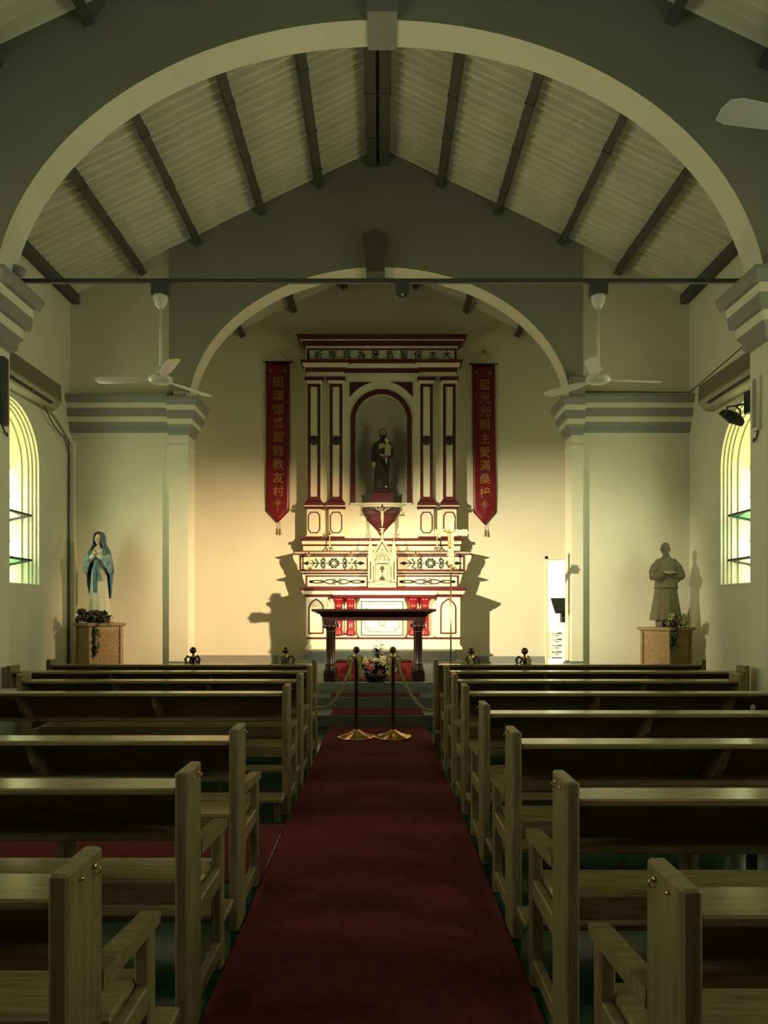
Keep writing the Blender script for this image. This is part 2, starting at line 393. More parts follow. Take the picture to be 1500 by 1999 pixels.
# chancel walls
HC = 4.1
DX0, DX1, DZ = X(1070, DC), 3.95, Z(1092, DC)
mb = MB()
mb.wall([(-HC-.2, .4, croofz(HC+.2)+.1), (0, .4, croofz(0)+.1), (DX0, .4, croofz(DX0)+.1)], DC, DC+.3)
mb.wall([(DX0, DZ, croofz(DX0)+.1), (DX1, DZ, croofz(DX1)+.1)], DC, DC+.3)
mb.wall([(DX1, .4, croofz(DX1)+.1), (HC+.2, .4, croofz(HC+.2)+.1)], DC, DC+.3)
o = mb.build('wall_back', [CREAM, CREAM]); tag(o, 'cream chancel back wall behind the altar', 'wall', kind='structure')
for sgn, nm in ((-1, 'left'), (1, 'right')):
    o = MB().box(sgn*HC, sgn*(HC+.3), DAB-.05, DC+.05, .3, 6.3).build('wall_chancel_'+nm, CREAM); tag(o, 'cream side wall inside the chancel on the %s' % nm, 'wall', kind='structure')
    o = MB().box(sgn*a2, sgn*(HC+.3), DAB, DAB+.04, .4, 7.2).build('wall_return_'+nm, CREAM); tag(o, 'cream return wall beside the chancel arch on the %s' % nm, 'wall', kind='structure')
o = MB().box(-HC, X(574, 11.4)-.35, DC-.025, DC, .475, Z(1279, DC), c=.004).build('baseboard_back_left', MOULD); tag(o, 'grey baseboard at the foot of the chancel wall left of the altar', 'baseboard', kind='structure')
o = MB().box(X(912, 11.4)+.3, DX0-.07, DC-.025, DC, .475, Z(1281, DC), c=.004).build('baseboard_back_right', MOULD); tag(o, 'grey baseboard at the foot of the chancel wall right of the altar', 'baseboard', kind='structure')
# door opening and bright vestry behind
dr = thing('door_1', (DX0, DC, .475), 'open doorway to the bright side room right of the altar', 'door', kind='structure')
MB().box(DX0-.06, DX0, DC-.03, DC+.02, .475, DZ+.06, c=.006).build('door_jamb', ALTAR, dr)
MB().box(DX0-.06, DX1+.06, DC-.03, DC+.02, DZ, DZ+.06, c=.006).build('door_head', ALTAR, dr)
MB().box(DX1, DX1+.06, DC-.03, DC+.02, .475, DZ+.06, c=.006).build('door_jamb', ALTAR, dr)
mb = MB()
VY1 = 16.2
mb.box(2.2, 5.2, VY1, VY1+.1, .4, 3.2); mb.box(2.1, 2.2, DC+.3, VY1, .4, 3.2); mb.box(5.2, 5.3, DC+.3, VY1, .4, 3.2); mb.box(2.2, 5.2, DC+.3, VY1, 3.1, 3.2); mb.box(2.2, 5.2, DC+.28, VY1, .38, .475)
o = mb.build('wall_vestry', CREAM); tag(o, 'pale walls of the brightly lit side room beyond the doorway', 'wall', kind='structure')

# roof: corrugated sheets on purlins
def sheet_mesh(L, W, slope, waves):
    n = waves*10; vs = []; fs = []
    ca = math.cos(math.atan(slope))
    for i in range(n+1):
        y = W*i/n; h = .047*math.sin(2*pi*waves*i/n)
        for t in (0, L/2, L): vs.append((t*ca, y, -t*ca*slope+h))
    for i in range(n):
        for k in (0, 1): a = i*3+k; fs.append((a, a+1, a+4, a+3))
    me = bpy.data.meshes.new('roof_sheet'); me.from_pydata(vs, [], fs); me.materials.append(ROOFM)
    me.polygons.foreach_set('use_smooth', [True]*len(fs)); return me
def roof(name, label, y0, y1, half, apex, W=.876):
    r = thing(name, (0, y0, apex), label, 'ceiling', kind='structure')
    Ls = half/math.cos(math.atan(.474))
    me = sheet_mesh(Ls*.5+.09, W+.04, .474, 6)
    n = int(math.ceil((y1-y0)/W)); k = math.cos(math.atan(.474))
    for i in range(n):
        y = i*W
        for s in (-1, 1):
            for j in (0, 1):
                t = (0 if j == 0 else Ls*.5-.04)
                lift = (.004 if i % 2 else 0)+(-.012 if j else 0)
                link('roof_sheet', me, r, (s*t*k, y, -t*k*.474+lift), (0, 0, 0), (s, 1, 1))
    MB().add([(-half-.2, y0-.1, apex-.474*(half+.2)+.06), (0, y0-.1, apex+.06), (half+.2, y0-.1, apex-.474*(half+.2)+.06), (-half-.2, y1+.1, apex-.474*(half+.2)+.06), (0, y1+.1, apex+.06), (half+.2, y1+.1, apex-.474*(half+.2)+.06)],
             [(0, 1, 4, 3), (1, 2, 5, 4)]).build('roof_light_seal', ROOFM, r)  # unseen sheet added above the roof to stop sky light leaking in
    return r
def purlins(r, xs, y0, y1, apex, w=.105, h=.15, clips=True, drop=.0):
    for x in xs:
        z = apex-.474*abs(x)-.038
        M = Matrix.Translation((x, 0, z)) @ Matrix.Rotation(math.atan(.474)*(1 if x > 0 else -1 if x < 0 else 0), 4, 'Y')
        p = MB().box(-w/2, w/2, y0, y1, -h, .0, c=.006, M=M).build('purlin', PURL, r)
        if clips:
            yy = y0+.45+random.random()*.4
            while yy < y1-.2:
                MB().box(-w/2-.008, w/2+.008, yy, yy+.03, -h-.008, -.02, M=M).build('hook_bolt', PURL, p)
                yy += .8+random.random()*.5
rf = roof('ceiling', 'corrugated sheet roof of the nave on grey purlins', Y_REAR-.2, DS+.25, WALLX+.25, 8.67)
PX_ = (.98, 1.87, 2.86, 3.75)
for y0, y1 in ((D1B-.02, DS+.02), (3.43, D1+.02)):
    purlins(rf, [s*x for s in (-1, 1) for x in PX_], y0, y1, 8.67)
    for s in (-1, 1):
        z = roofz(4.73)
        p = MB().box(s*4.68, s*4.77, y0, min(y1, DS), z-.17, z-.02, c=.006).build('purlin', PURL, rf)
    for s in (-1, 1):
        p = MB().box(-.03+s*.02, -.03+s*.17, y0, y1, 8.36, 8.60, c=.006).build('ridge_beam', PURL, rf)
        for k in range(4):
            yy = y0+.5+k*.9
            MB().box(-.03+s*.012, -.03+s*.178, yy, yy+.03, 8.352, 8.56).build('hook_bolt', PURL, p)
rc = roof('ceiling', 'small corrugated roof over the chancel seen through the arch', DAB-.1, DC+.1, HC+.2, 7.93)
purlins(rc, [-2.58, -1.63, -.7, .7, 1.63, 2.58], DAB, DC, 7.93, w=.10, h=.13, clips=False)

# windows: frame, bars and single panes
def window(sgn, yc, idx, seen=True):
    lab = {(-1, 9.35): 'arched window on the left wall beside the blue statue', (1, 9.35): 'arched window on the right wall beside the grey robed statue'}.get((sgn, yc), 'arched side window %s, %s along the nave' % ('on the left wall' if sgn < 0 else 'on the right wall', {5.3: 'in the middle bay', 1.4: 'beside the viewer', -2.2: 'behind the viewer'}.get(yc, '')))
    w = thing('window_%d' % idx, (sgn*(WALLX+.2), yc, WSILL), lab, 'window', kind='structure')
    gx = .2                       # glass set back from the inner wall face
    def path(hw, n=16):
        p = [(-hw, WSILL+.0)]
        for i in range(n+1): p.append((-hw*math.cos(pi*i/n), WSPR+hw*math.sin(pi*i/n)))
        return p+[(hw, WSILL+.0)]
    M = Matrix(((0, sgn, 0, 0), (1, 0, 0, yc), (0, 0, 1, 0), (0, 0, 0, 1)))    # (u,t,z)->(sgn*t, yc+u, z)
    for k, (hw, wd, t0, t1) in enumerate(((WW-.012, .03, WALLX-.012, WALLX+.12), (WW-.032, .03, WALLX+.03, WALLX+.16), (WW-.052, .03, WALLX+.075, WALLX+.2), (WW-.072, .03, WALLX+.12, WALLX+.24), (WW-.095, .03, WALLX+.2, WALLX+.46))):
        MB().ribbon(path(hw), wd, t0, t1, M=M).build('frame_moulding', ALTAR, w)
    MB().box(-WW, WW, WALLX-.01, WALLX+.46, WSILL, WSILL+.03, c=.006, M=M).build('window_sill', ALTAR, w)
    hw = WW-.105; t = WALLX+.37
    cols = [-hw, -hw/2, 0, hw/2, hw]
    zt = lambda u: WSPR+math.sqrt(max(0, hw*hw-u*u))
    rows = [WSILL+.03, 2.115, 2.46, 2.74, 3.08, WSPR]
    for c in cols[1:-1]: MB().box(c-.010, c+.010, t-.012, t+.012, WSILL, zt(c), M=M).build('muntin', IRON, w)
    for z in rows[1:]: MB().box(-hw, hw, t-.012, t+.012, z-.012, z+.012, M=M).build('muntin', IRON, w)
    if not seen: return
    for ci in range(4):
        u0, u1 = cols[ci]+.010, cols[ci+1]-.010
        for ri in (0, 2, 4):
            MB().box(u0, u1, t-.003, t+.003, rows[ri]+.012, rows[ri+1]-.012, M=M).build('pane', GL_CLEAR, w)
        n = 6; pl = [(u0, WSPR+.012), (u1, WSPR+.012)]+[(u1+(u0-u1)*i/n, zt(u1+(u0-u1)*i/n)) for i in range(n+1)]
        MB().prism(pl, t-.003, t+.003, M=M).build('pane', GL_YEL, w)
    for ri in (1, 3):             # two bottom-hung rows standing open into the room, almost level
        Mt = M @ Matrix.Translation((0, t, rows[ri]+.01)) @ Matrix.Rotation(R(79), 4, 'X')
        H = rows[ri+1]-rows[ri]-.005
        v = MB().box(-hw+.02, hw-.02, -.003, .003, 0, H, M=Mt).build('vent_pane', GL_GRN if (ri == 1) == (sgn < 0) else GL_CLEAR, w)
        for a, b in ((-hw+.02, -hw+.045), (hw-.045, hw-.02), (-.012, .012)): MB().box(a, b, -.014, .014, 0, H, M=Mt).build('vent_stile', IRON, v)
        for a, b in ((0, .028), (H-.028, H)): MB().box(-hw+.02, hw-.02, -.014, .014, a, b, M=Mt).build('vent_rail', IRON, v)
        MB().tube([tuple(M @ Vector((hw-.03, t, rows[ri]+.16))), tuple(M @ Vector((hw-.03, t-.2, rows[ri]+.06)))], .006, 6).build('stay_bar', IRON, v)
i = 1
for yb in BAYS:
    for sgn in (-1, 1):
        window(sgn, yb, i, seen=yb > 3); i += 1

# ================================================================== CARPETS
tag(MB().box(-.651, .596, -1.5, Y1-.005, 0, .012, c=.004).build('aisle_carpet', CARPET), 'long red carpet running down the centre aisle', 'carpet')
tag(MB().box(-3.72, -.653, 3.95, 4.98, 0, .012, c=.004).build('cross_carpet', CARPET), 'red carpet strip crossing the gap between the left pews', 'carpet')
tag(MB().box(-.661, -.654, 4.15, 4.75, .012, .0135).build('carpet_tape', mat('worn_tape', (.26, .17, .14), .8, var=.5, scale=40)), 'worn pale tape along the seam of the red carpets', 'tape')
tag(MB().box(X(648, 9.3), X(826, 9.3), Y1+.02, Y2-.01, .162, .172, c=.003).build('step_mat', CARPET2), 'red mat on the lowest chancel step', 'mat')
tag(MB().box(X(647, 9.85), X(820, 9.85), Y2+.02, Y3-.01, .32, .33, c=.003).build('step_mat', CARPET2), 'red mat on the middle chancel step', 'mat')
mb = MB(); xa, xb = X(655, 11.2), X(806, 11.2)
mb.box(xa, xb, Y3+.14, 11.39, .475, .486, c=.003); mb.box(xa, xb, 11.388, 11.399, .475, .672); mb.box(xa, xb, 11.388, 11.84, .661, .672)
tag(mb.build('altar_runner', CARPET2), 'red runner under the dark table and up the altar step', 'carpet')

# ================================================================== PEWS
def make_pew(L, hook):               # hook: +1 / -1 end that carries the brass hook (aisle end)
    root = bpy.data.objects.new('pew', None); COL.objects.link(root); h = L/2
    for s in (-1, 1):
        a, b = (s*h, s*(h-.044))
        post = MB().box(a, b, 0, .19, 0, .945, c=.007).build('end_post', WOODV, root, True)
        if s == hook:
            hk = MB(); ho = (s*(h+.001), .135, .915)
            hk.lathe([(.0, 0), (.007, 0), (.007, .004), (.003, .006)], 8, M=Matrix.Translation(ho) @ Matrix.Rotation(s*pi/2, 4, 'Y'))
            hk.tube([(ho[0]+s*(.003+.012*math.sin(t)), ho[1], ho[2]-.008+.010*math.cos(t)) for t in [k*.45 for k in range(9)]], .0018, 6)
            hk.build('hook', BRASS, post, True)
            ho = (s*(h+.001), .06, .915)
            MB().lathe([(.0, 0), (.005, 0), (.005, .005), (.002, .008)], 8, M=Matrix.Translation(ho) @ Matrix.Rotation(s*pi/2, 4, 'Y')).build('knob', BRASS, post, True)
        xc = s*(h-.024)
        mb = MB(); mb.prism([(.185, .652), (.62, .61), (.625, .595), (.62, .575), (.185, .605)], xc-.028, xc+.028, M=Matrix(((0, 1, 0, 0), (1, 0, 0, 0), (0, 0, 1, 0), (0, 0, 0, 1))))
        mb.build('armrest', WOOD, root, True)
        MB().box(xc-.022, xc+.022, .535, .595, 0, .582, c=.006).build('front_leg', WOODV, root, True)
        MB().box(xc-.018, xc+.018, .185, .54, .355, .43, c=.005).build('seat_rail', WOOD, root, True)
        MB().box(xc-.018, xc+.018, .185, .54, .06, .12, c=.005).build('foot_rail', WOOD, root, True)
    w = h-.044
    MB().box(-w, w, .012, .168, .862, .888, c=.006).build('book_rail', WOODT, root, True)
    Mp = Matrix(((0, 1, 0, 0), (1, 0, 0, 0), (0, 0, 1, 0), (0, 0, 0, 1)))
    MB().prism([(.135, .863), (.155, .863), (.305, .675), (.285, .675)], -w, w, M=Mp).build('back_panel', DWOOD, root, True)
    MB().box(-w, w, .175, .305, .655, .684, c=.005).build('lower_shelf', WOOD, root, True)
    for t in (-1, 1):
        x = t*L/6
        MB().prism([(.045, .862), (.14, .862), (.285, .684), (.18, .684), (.10, .76)], x-.016, x+.016, M=Mp).build('bracket', WOODV, root, True)
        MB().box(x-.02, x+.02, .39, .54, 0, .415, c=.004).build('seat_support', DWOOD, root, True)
    MB().box(-w, w, .36, .61, .417, .447, c=.008).build('seat', WOODT, root, True)
    MB().box(-w, w, .352, .372, .35, .44, c=.004).build('seat_apron', WOOD, root, True)
    MB().box(-h+.01, h-.01, -.24, -.05, .15, .18, c=.006).build('kneeler', WOOD, root, True)
    for s in (-1, 0, 1):
        x = s*(h-.06)
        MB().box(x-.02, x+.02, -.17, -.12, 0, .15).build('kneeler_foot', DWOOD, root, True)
    return root
def make_front(L):
    root = bpy.data.objects.new('kneeling_desk', None); COL.objects.link(root); h = L/2
    for s in (-1, 1): MB().box(s*h, s*(h-.05), 0, .16, 0, .945, c=.007).build('end_post', WOODV, root, True)
    w = h-.05
    MB().box(-w, w, .0, .16, .862, .888, c=.006).build('book_rail', WOODT, root, True)
    MB().box(-w, w, .09, .11, .12, .863).build('front_panel', DWOOD, root, True)
    for t in (-1, 1):
        x = t*L/6; MB().box(x-.018, x+.018, .05, .09, .12, .862).build('stile', WOODV, root, True)
    MB().box(-w, w, .07, .12, .05, .13).build('bottom_rail', WOOD, root, True)
    MB().box(-h+.01, h-.01, -.24, -.05, .15, .18, c=.006).build('kneeler', WOOD, root, True)
    for s in (-1, 0, 1):
        x = s*(h-.06); MB().box(x-.02, x+.02, -.17, -.12, 0, .15).build('kneeler_foot', DWOOD, root, True)
    return root
rowname = ['nearest the viewer', 'second from the viewer', 'third from the viewer', 'fourth from the viewer', 'fifth from the viewer', 'sixth from the viewer', 'seventh from the viewer']
def place_rows(side, rows):
    protos = {}
    for k, (y, xi, xo) in enumerate(rows):
        L = round(abs(xo-xi), 2)
        if L not in protos: p = protos[L] = make_pew(L, 1 if side < 0 else -1)
        else: p = copy_tree(protos[L])
        p.location = ((xi+xo)/2, y, 0)
        extra = {0: '', 3: (', beyond the carpeted gap' if side < 0 else '')}.get(k, '')
        tag(p, 'wooden pew %s of the red aisle, %s%s' % ('left' if side < 0 else 'right', rowname[k], extra), 'pew', 'pews %s of the aisle' % ('left' if side < 0 else 'right'))
place_rows(-1, [(1.50, -.653, -3.653), (2.44, -.655, -3.655), (3.33, -.658, -3.658), (5.23, -.67, -3.67), (6.15, -.675, -3.12), (7.06, -.68, -3.68)])
place_rows(1, [(1.42, .598, 3.598), (2.30, .598, 3.598), (3.25, .60, 3.60), (4.2, .603, 3.603), (5.23, .61, 3.61), (6.15, .625, 3.13), (7.06, .645, 3.645)])
p = make_front(3.0); p.location = (-.705-1.5, 7.95, 0); tag(p, 'wooden front kneeling rail left of the aisle, farthest from the viewer', 'pew', 'pew fronts')
p = make_front(3.02); p.location = (.60+1.51, 7.95, 0); tag(p, 'wooden front kneeling rail right of the aisle, farthest from the viewer', 'pew', 'pew fronts')

# ================================================================== ALTAR AND REREDOS
AC = .04
al = thing('altar', (AC, 12.55, .81), 'tall cream and maroon painted altar with statue niche and inscription', 'altar')
def abox(name, px0, px1, py0, py1, d0, d1, m, parent=al, c=.004):
    return MB().box(X(px0, d0), X(px1, d0), d0, d1, Z(py1, d0), Z(py0, d0), c=c).build(name, m, parent)
def astack(name, px0, px1, d0, d1, prof, mats, parent=al, l=1, r=1):     # prof: (out, py, mat) bottom to top
    return MB().stack(X(px0, d0), X(px1, d0), d0, d1, [(o, Z(py, d0-o), m) for o, py, m in prof], l=l, r=r).build(name, mats, parent)
CR = [ALTAR, REDP]
db = 12.55
# plinth and body
astack('plinth', 601, 898, db, DC, [(.04, 1268, 0), (.04, 1264, 0), (0, 1258, 0), (0, 1247, 1), (.025, 1247, 1), (.025, 1244, 0)], CR)
body = abox('altar_body', 606, 893, 1165, 1245, db+.1, DC, ALTAR)
for a, b in ((598, 640), (853, 899)): abox('side_panel', a, b, 1163, 1245, db+.02, db+.3, ALTAR)
astack('centre_panel', 703, 790, db-.02, db+.2, [(0, 1245, 0), (0, 1167, 0)], CR)
def outline(name, pts, w, d, m, parent=al, closed=True, t=.006):
    return MB().ribbon([(X(a, d), Z(b, d)) for a, b in pts], w, d-t, d+.002, closed).build(name, m, parent)
outline('panel_border', [(706, 1174), (787, 1174), (787, 1240), (706, 1240)], .016, db-.02, BROWNL)
k = 9
def scal(x0, x1, y0, y1, r):
    p = []
    for cx, cy, a0 in ((x0, y0, 90), (x1, y0, 180), (x1, y1, 270), (x0, y1, 0)):
        seq = [(cx+r*math.cos(R(a0-90*i/5)), cy+r*math.sin(R(a0-90*i/5))) for i in range(6)]
        p += seq
    return p
outline('panel_inner_border', scal(712, 780, 1180, 1233, 9), .008, db-.02, BROWNL)
outline('emblem', [(746+6*math.sin(t)*(1 if t < 2*pi else 1), 1215-6*math.cos(t)) for t in [pi*.95-(2*pi*.9)*i/18+pi*.0 for i in range(19)]]+[], .008, db-.02, BROWNL, closed=False)
outline('emblem', [(742, 1226), (744, 1221), (747, 1220), (750, 1221), (751, 1226)], .008, db-.02, BROWNL, closed=False)
def lancet(x0, x1, y0, y1, ys):
    w = x1-x0; p = [(x0, y1), (x0, ys)]
    for i in range(1, 8):
        t = i/8*R(62); p.append((x0+w*1.06*(1-math.cos(t)), ys-(ys-y0)*math.sin(t)/math.sin(R(62))))
    xm = (x0+x1)/2
    p = [(min(a, xm), b) for a, b in p]+[(xm, y0)]
    return p+[(x0+x1-a, b) for a, b in reversed(p[:-1])]
for a, b in ((603.5, 631), (861, 890)): outline('lancet_outline', lancet(a, b, 1169, 1236, 1188), .026, db+.02, REDP)
for cx in (661, 685, 807, 830):
    d = db+.05; r = 7.8*d/FPX; z0, z1 = Z(1240, d), Z(1168, d)
    cl = MB(); H = z1-z0
    cl.lathe([(r*1.35, 0), (r*1.35, .03), (r*1.1, .045), (r*1.25, .06), (r, .08), (r, H-.16), (r*1.1, H-.155), (r*.98, H-.14), (r*1.05, H-.09), (r*1.35, H-.035), (r*1.4, H-.03), (r*1.4, H)], 14, o=(X(cx, d), d, z0))
    cl.build('column', REDG, al)
astack('pedestal_strip', 648, 697, db+.0, db+.12, [(0, 1245, 0), (0, 1240, 0)], CR); astack('pedestal_strip', 796, 846, db+.0, db+.12, [(0, 1245, 0), (0, 1240, 0)], CR)
# mensa slab
astack('mensa', 598, 899, db+.02, DC, [(0, 1166, 1), (.02, 1164.5, 1), (.03, 1160.5, 0), (.05, 1160, 0), (.08, 1153.5, 1), (.09, 1153, 1), (.10, 1147.5, 0)], CR)
astack('mensa_centre', 655, 846, db-.03, db+.2, [(0, 1168, 1), (.02, 1166, 1), (.03, 1161.5, 0), (.045, 1161, 0), (.06, 1154, 0)], CR)
# gradines (shelves with painted friezes)
def spiral(cx, cy, r0, turns, a0, dirn, n=22):
    return [(cx+r0*(1-.72*i/n)*math.cos(a0+dirn*2*pi*turns*i/n), cy+r0*(1-.72*i/n)*math.sin(a0+dirn*2*pi*turns*i/n)) for i in range(n+1)]
dg1, dg2 = 12.85, 12.95
g1 = astack('lower_gradine', 598, 895, dg1, DC, [(0, 1148, 0), (0, 1121, 1), (.01, 1121, 1), (.08, 1118, 0), (.11, 1115.5, 1), (.12, 1115, 1), (.12, 1113.5, 0)], CR)
g2 = astack('upper_gradine', 584, 909, dg2, DC, [(0, 1114, 0), (0, 1083.5, 1), (.01, 1083, 1), (.05, 1081, 0), (.095, 1077, 1), (.10, 1076.3, 1), (.10, 1075, 0)], CR)
for s, xo in ((-1, 598), (1, 895)):      # curved consoles at the ends
    d = dg1+.01; xw = X(xo, d); zt, zb = Z(1121, d), Z(1147, d)
    pl = [(xw, zt), (xw+s*.075, zt), (xw+s*.075, zt-.02), (xw+s*.055, zt-.09), (xw+s*.03, zt-.17), (xw+s*.008, zt-.21), (xw, zb)]
    MB().prism(pl, d, d+.35).build('console', ALTAR, g1)
    MB().ribbon(pl[1:6], .008, d-.004, d+.01).build('console_edge', REDP, g1)
for s, xo in ((-1, 584), (1, 909)):
    d = dg2+.01; xw = X(xo, d); zt, zb = Z(1083.5, d), Z(1113, d)
    pl = [(xw, zt), (xw+s*.11, zt), (xw+s*.115, zt-.05), (xw+s*.085, zt-.12), (xw+s*.04, zt-.18), (xw+s*.03, zt-.25), (xw, zb)]
    MB().prism(pl, d, d+.35).build('console', ALTAR, g2)
    MB().ribbon(pl[1:6], .008, d-.004, d+.01).build('console_edge', REDP, g2)
def frieze1(x0, x1, par, mir):
    d = dg1; yc = 1135.5
    outline('frieze_border', [(x0, 1124.5), (x1, 1124.5), (x1, 1146), (x0, 1146)], .028, d, REDP, par)
    L = x1-x0-10; xm = (x0+x1)/2
    f = lambda t: xm+(t-.5)*L
    wave = [(f(i/48), yc+4.3*math.sin(i/48*4*pi)*(.35+.65*abs(math.sin(i/48*pi*1.0)))) for i in range(49)]
    sc = MB()
    for sg in (1, -1): sc.ribbon([(X(a, d), Z(yc+(b-yc)*sg, d)) for a, b in wave], .024, d-.006, d+.002)
    for sx in (-1, 1):
        for sy in (-1, 1):
            sc.ribbon([(X(a, d), Z(b, d)) for a, b in spiral(xm+sx*5, yc+sy*3.6, 4.0, 1.0, pi/2*(-sy)+0, sx*sy, 14)], .012, d-.008, d+.002)
            sc.ribbon([(X(a, d), Z(b, d)) for a, b in spiral(xm+sx*30, yc+sy*3.2, 2.6, .9, 0 if sx < 0 else pi, sx*sy, 10)], .010, d-.008, d+.002)
        sc.prism([(X(xm+sx*(L/2+2), d), Z(yc, d)), (X(xm+sx*(L/2-4), d), Z(yc-3.2, d)), (X(xm+sx*(L/2-8), d), Z(yc, d)), (X(xm+sx*(L/2-4), d), Z(yc+3.2, d))], d-.006, d+.002)
    sc.build('scroll_ornament', BROWNL, par)
def frieze2(x0, x1, par):
    d = dg2; yc = 1099.5
    outline('frieze_border', [(x0, 1085.5), (x1, 1085.5), (x1, 1113), (x0, 1113)], .03, d, REDP, par)
    xm = (x0+x1)/2; L = (x1-x0)-14; sc = MB()
    P = lambda pts: [(X(a, d), Z(b, d)) for a, b in pts]
    for r_, w in ((5.0, .022), (8.2, .024)):
        sc.ribbon(P([(xm+r_*math.cos(2*pi*i/20), yc+r_*math.sin(2*pi*i/20)) for i in range(20)]), w, d-.006, d+.002, True)
    for i in range(8):
        a = 2*pi*i/8+pi/8; c0, c1 = (xm+7.6*math.cos(a-.28), yc+7.6*math.sin(a-.28)), (xm+7.6*math.cos(a+.28), yc+7.6*math.sin(a+.28))
        tip = (xm+13*math.cos(a), yc+11.5*math.sin(a)); sc.prism(P([c0, c1, tip]), d-.006, d+.002)
    for s in (-1, 1):
        sc.ribbon(P([(xm+s*8, yc), (xm+s*L/2, yc)]), .018, d-.006, d+.002)
        for sy in (-1, 1):
            sc.ribbon(P(spiral(xm+s*22, yc+sy*5.2, 5.0, 1.15, pi/2*(-sy)*-1, -s*sy*-1, 18)), .026, d-.007, d+.002)
            sc.ribbon(P([(xm+s*31, yc), (xm+s*33, yc+sy*4), (xm+s*36, yc+sy*7), (xm+s*34, yc+sy*9.2)]), .024, d-.006, d+.002)
            sc.ribbon(P([(xm+s*38, yc), (xm+s*41, yc+sy*4), (xm+s*45, yc+sy*6.5)]), [.02, .016, .008], d-.006, d+.002)
        sc.prism(P([(xm+s*(L/2-13), yc), (xm+s*(L/2-7), yc-4), (xm+s*(L/2+3), yc), (xm+s*(L/2-7), yc+4)]), d-.006, d+.002)
    sc.build('scroll_ornament', GREENL, par)
frieze1(599, 717.5, g1, 1); frieze1(775.5, 894, g1, -1)
frieze2(587, 717.5, g2); frieze2(775.5, 906, g2)
# upper facade with niche
du = 13.08
astack('facade_base', 592, 899, du-.05, DC, [(.0, 1076, 0), (.0, 1066, 1), (.012, 1065.5, 1), (.02, 1062.5, 0), (.02, 1056, 1), (.045, 1055.5, 1), (.05, 1050.5, 0)], CR)
NX, NA = X(744.5, du), (795-694)/2*du/FPX
NZ0, NZT = Z(982, du), Z(772, du); NZC = NZT-NA
mb = MB(); fx0, fx1, fz0, fz1 = X(597, du), X(894, du), Z(1052, du), Z(655, du)
mb.wall([(fx0, fz0, fz1), (NX-NA, fz0, fz1)], du, DC); mb.wall([(NX+NA, fz0, fz1), (fx1, fz0, fz1)], du, DC)
mb.wall([(NX-NA, fz0, NZ0), (NX+NA, fz0, NZ0)], du, DC)
mb.wall([(NX+u, z, fz1) for u, z in ellarch(NA, NA, NZC, 24)], du, DC, mb=0)
fac = mb.build('facade', ALTAR, al)
# rounded niche interior
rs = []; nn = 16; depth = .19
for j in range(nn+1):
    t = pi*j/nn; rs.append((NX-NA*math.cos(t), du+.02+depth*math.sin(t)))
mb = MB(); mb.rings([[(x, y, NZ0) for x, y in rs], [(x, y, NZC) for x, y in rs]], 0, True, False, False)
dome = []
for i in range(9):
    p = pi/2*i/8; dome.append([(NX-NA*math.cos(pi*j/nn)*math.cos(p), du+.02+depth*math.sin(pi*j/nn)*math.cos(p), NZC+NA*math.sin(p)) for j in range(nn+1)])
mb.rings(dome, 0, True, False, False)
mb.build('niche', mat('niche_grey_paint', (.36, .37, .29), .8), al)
niche = outline('niche_border', [(689.5, 984), (689.5, 822)]+[(744.5-55.5*math.cos(pi*i/20), 822-57*math.sin(pi*i/20)) for i in range(1, 20)]+[(799.5, 822), (799.5, 984)], .088, du, REDP, closed=False, t=.03)
for s in (-1, 1):     # spandrels
    cx = 744.5; p = [(cx+s*61.5, 746)]
    for i in range(9):
        t = R(34.7+41.4*i/8); p.append((cx+s*74.8*math.cos(t), 818.6-74.8*math.sin(t)))
    MB().prism([(X(a, du), Z(max(746, b), du)) for a, b in p], du-.012, du+.002).build('spandrel', REDP, al)
# pilasters in pairs
for cx in (613.5, 656.5, 833, 877.5):
    dp = du-.07; w = 12.2
    pil = MB().box(X(cx-w, dp), X(cx+w, dp), dp, du+.02, Z(976, dp), Z(748, dp), c=.004).build('pilaster', ALTAR, al)
    outline('pilaster_border', [(cx-w+2.6, 752.5), (cx+w-2.6, 752.5), (cx+w-2.6, 972.5), (cx-w+2.6, 972.5)], .052, dp, REDP, pil, t=.01)
    MB().lathe([(0, 0), (.085, 0), (.085, .02), (.06, .03), (.02, .045), (0, .045)], 18, M=Matrix.Translation((X(cx, dp), dp, Z(860, dp))) @ Matrix.Rotation(R(90), 4, 'X')).build('medallion', BROWNL, pil)
    astack('pilaster_base', cx-12.5, cx+12.5, dp, du, [(.05, 986, 1), (.045, 980, 1), (.015, 978, 1), (.005, 974, 1)], CR, pil)
    astack('capital', cx-12.5, cx+12.5, dp, du, [(.0, 749, 0), (.025, 746, 0), (.03, 742.5, 1), (.045, 742, 1), (.055, 735, 0)], CR, pil)
    # pedestal block below
    ds = du-.10
    pb = astack('pedestal', cx-14, cx+14, ds, du, [(.03, 1051, 1), (.02, 1047, 0), (0, 1044, 0), (0, 994, 1), (.03, 993, 1), (.045, 988.5, 0), (.045, 986.5, 0)], CR)
    e = 4.5
    outline('octagon_outline', [(cx-11+e, 1000), (cx+11-e, 1000), (cx+11, 1007), (cx+11, 1033), (cx+11-e, 1040), (cx-11+e, 1040), (cx-11, 1033), (cx-11, 1007)], .020, ds, REDP, pb)
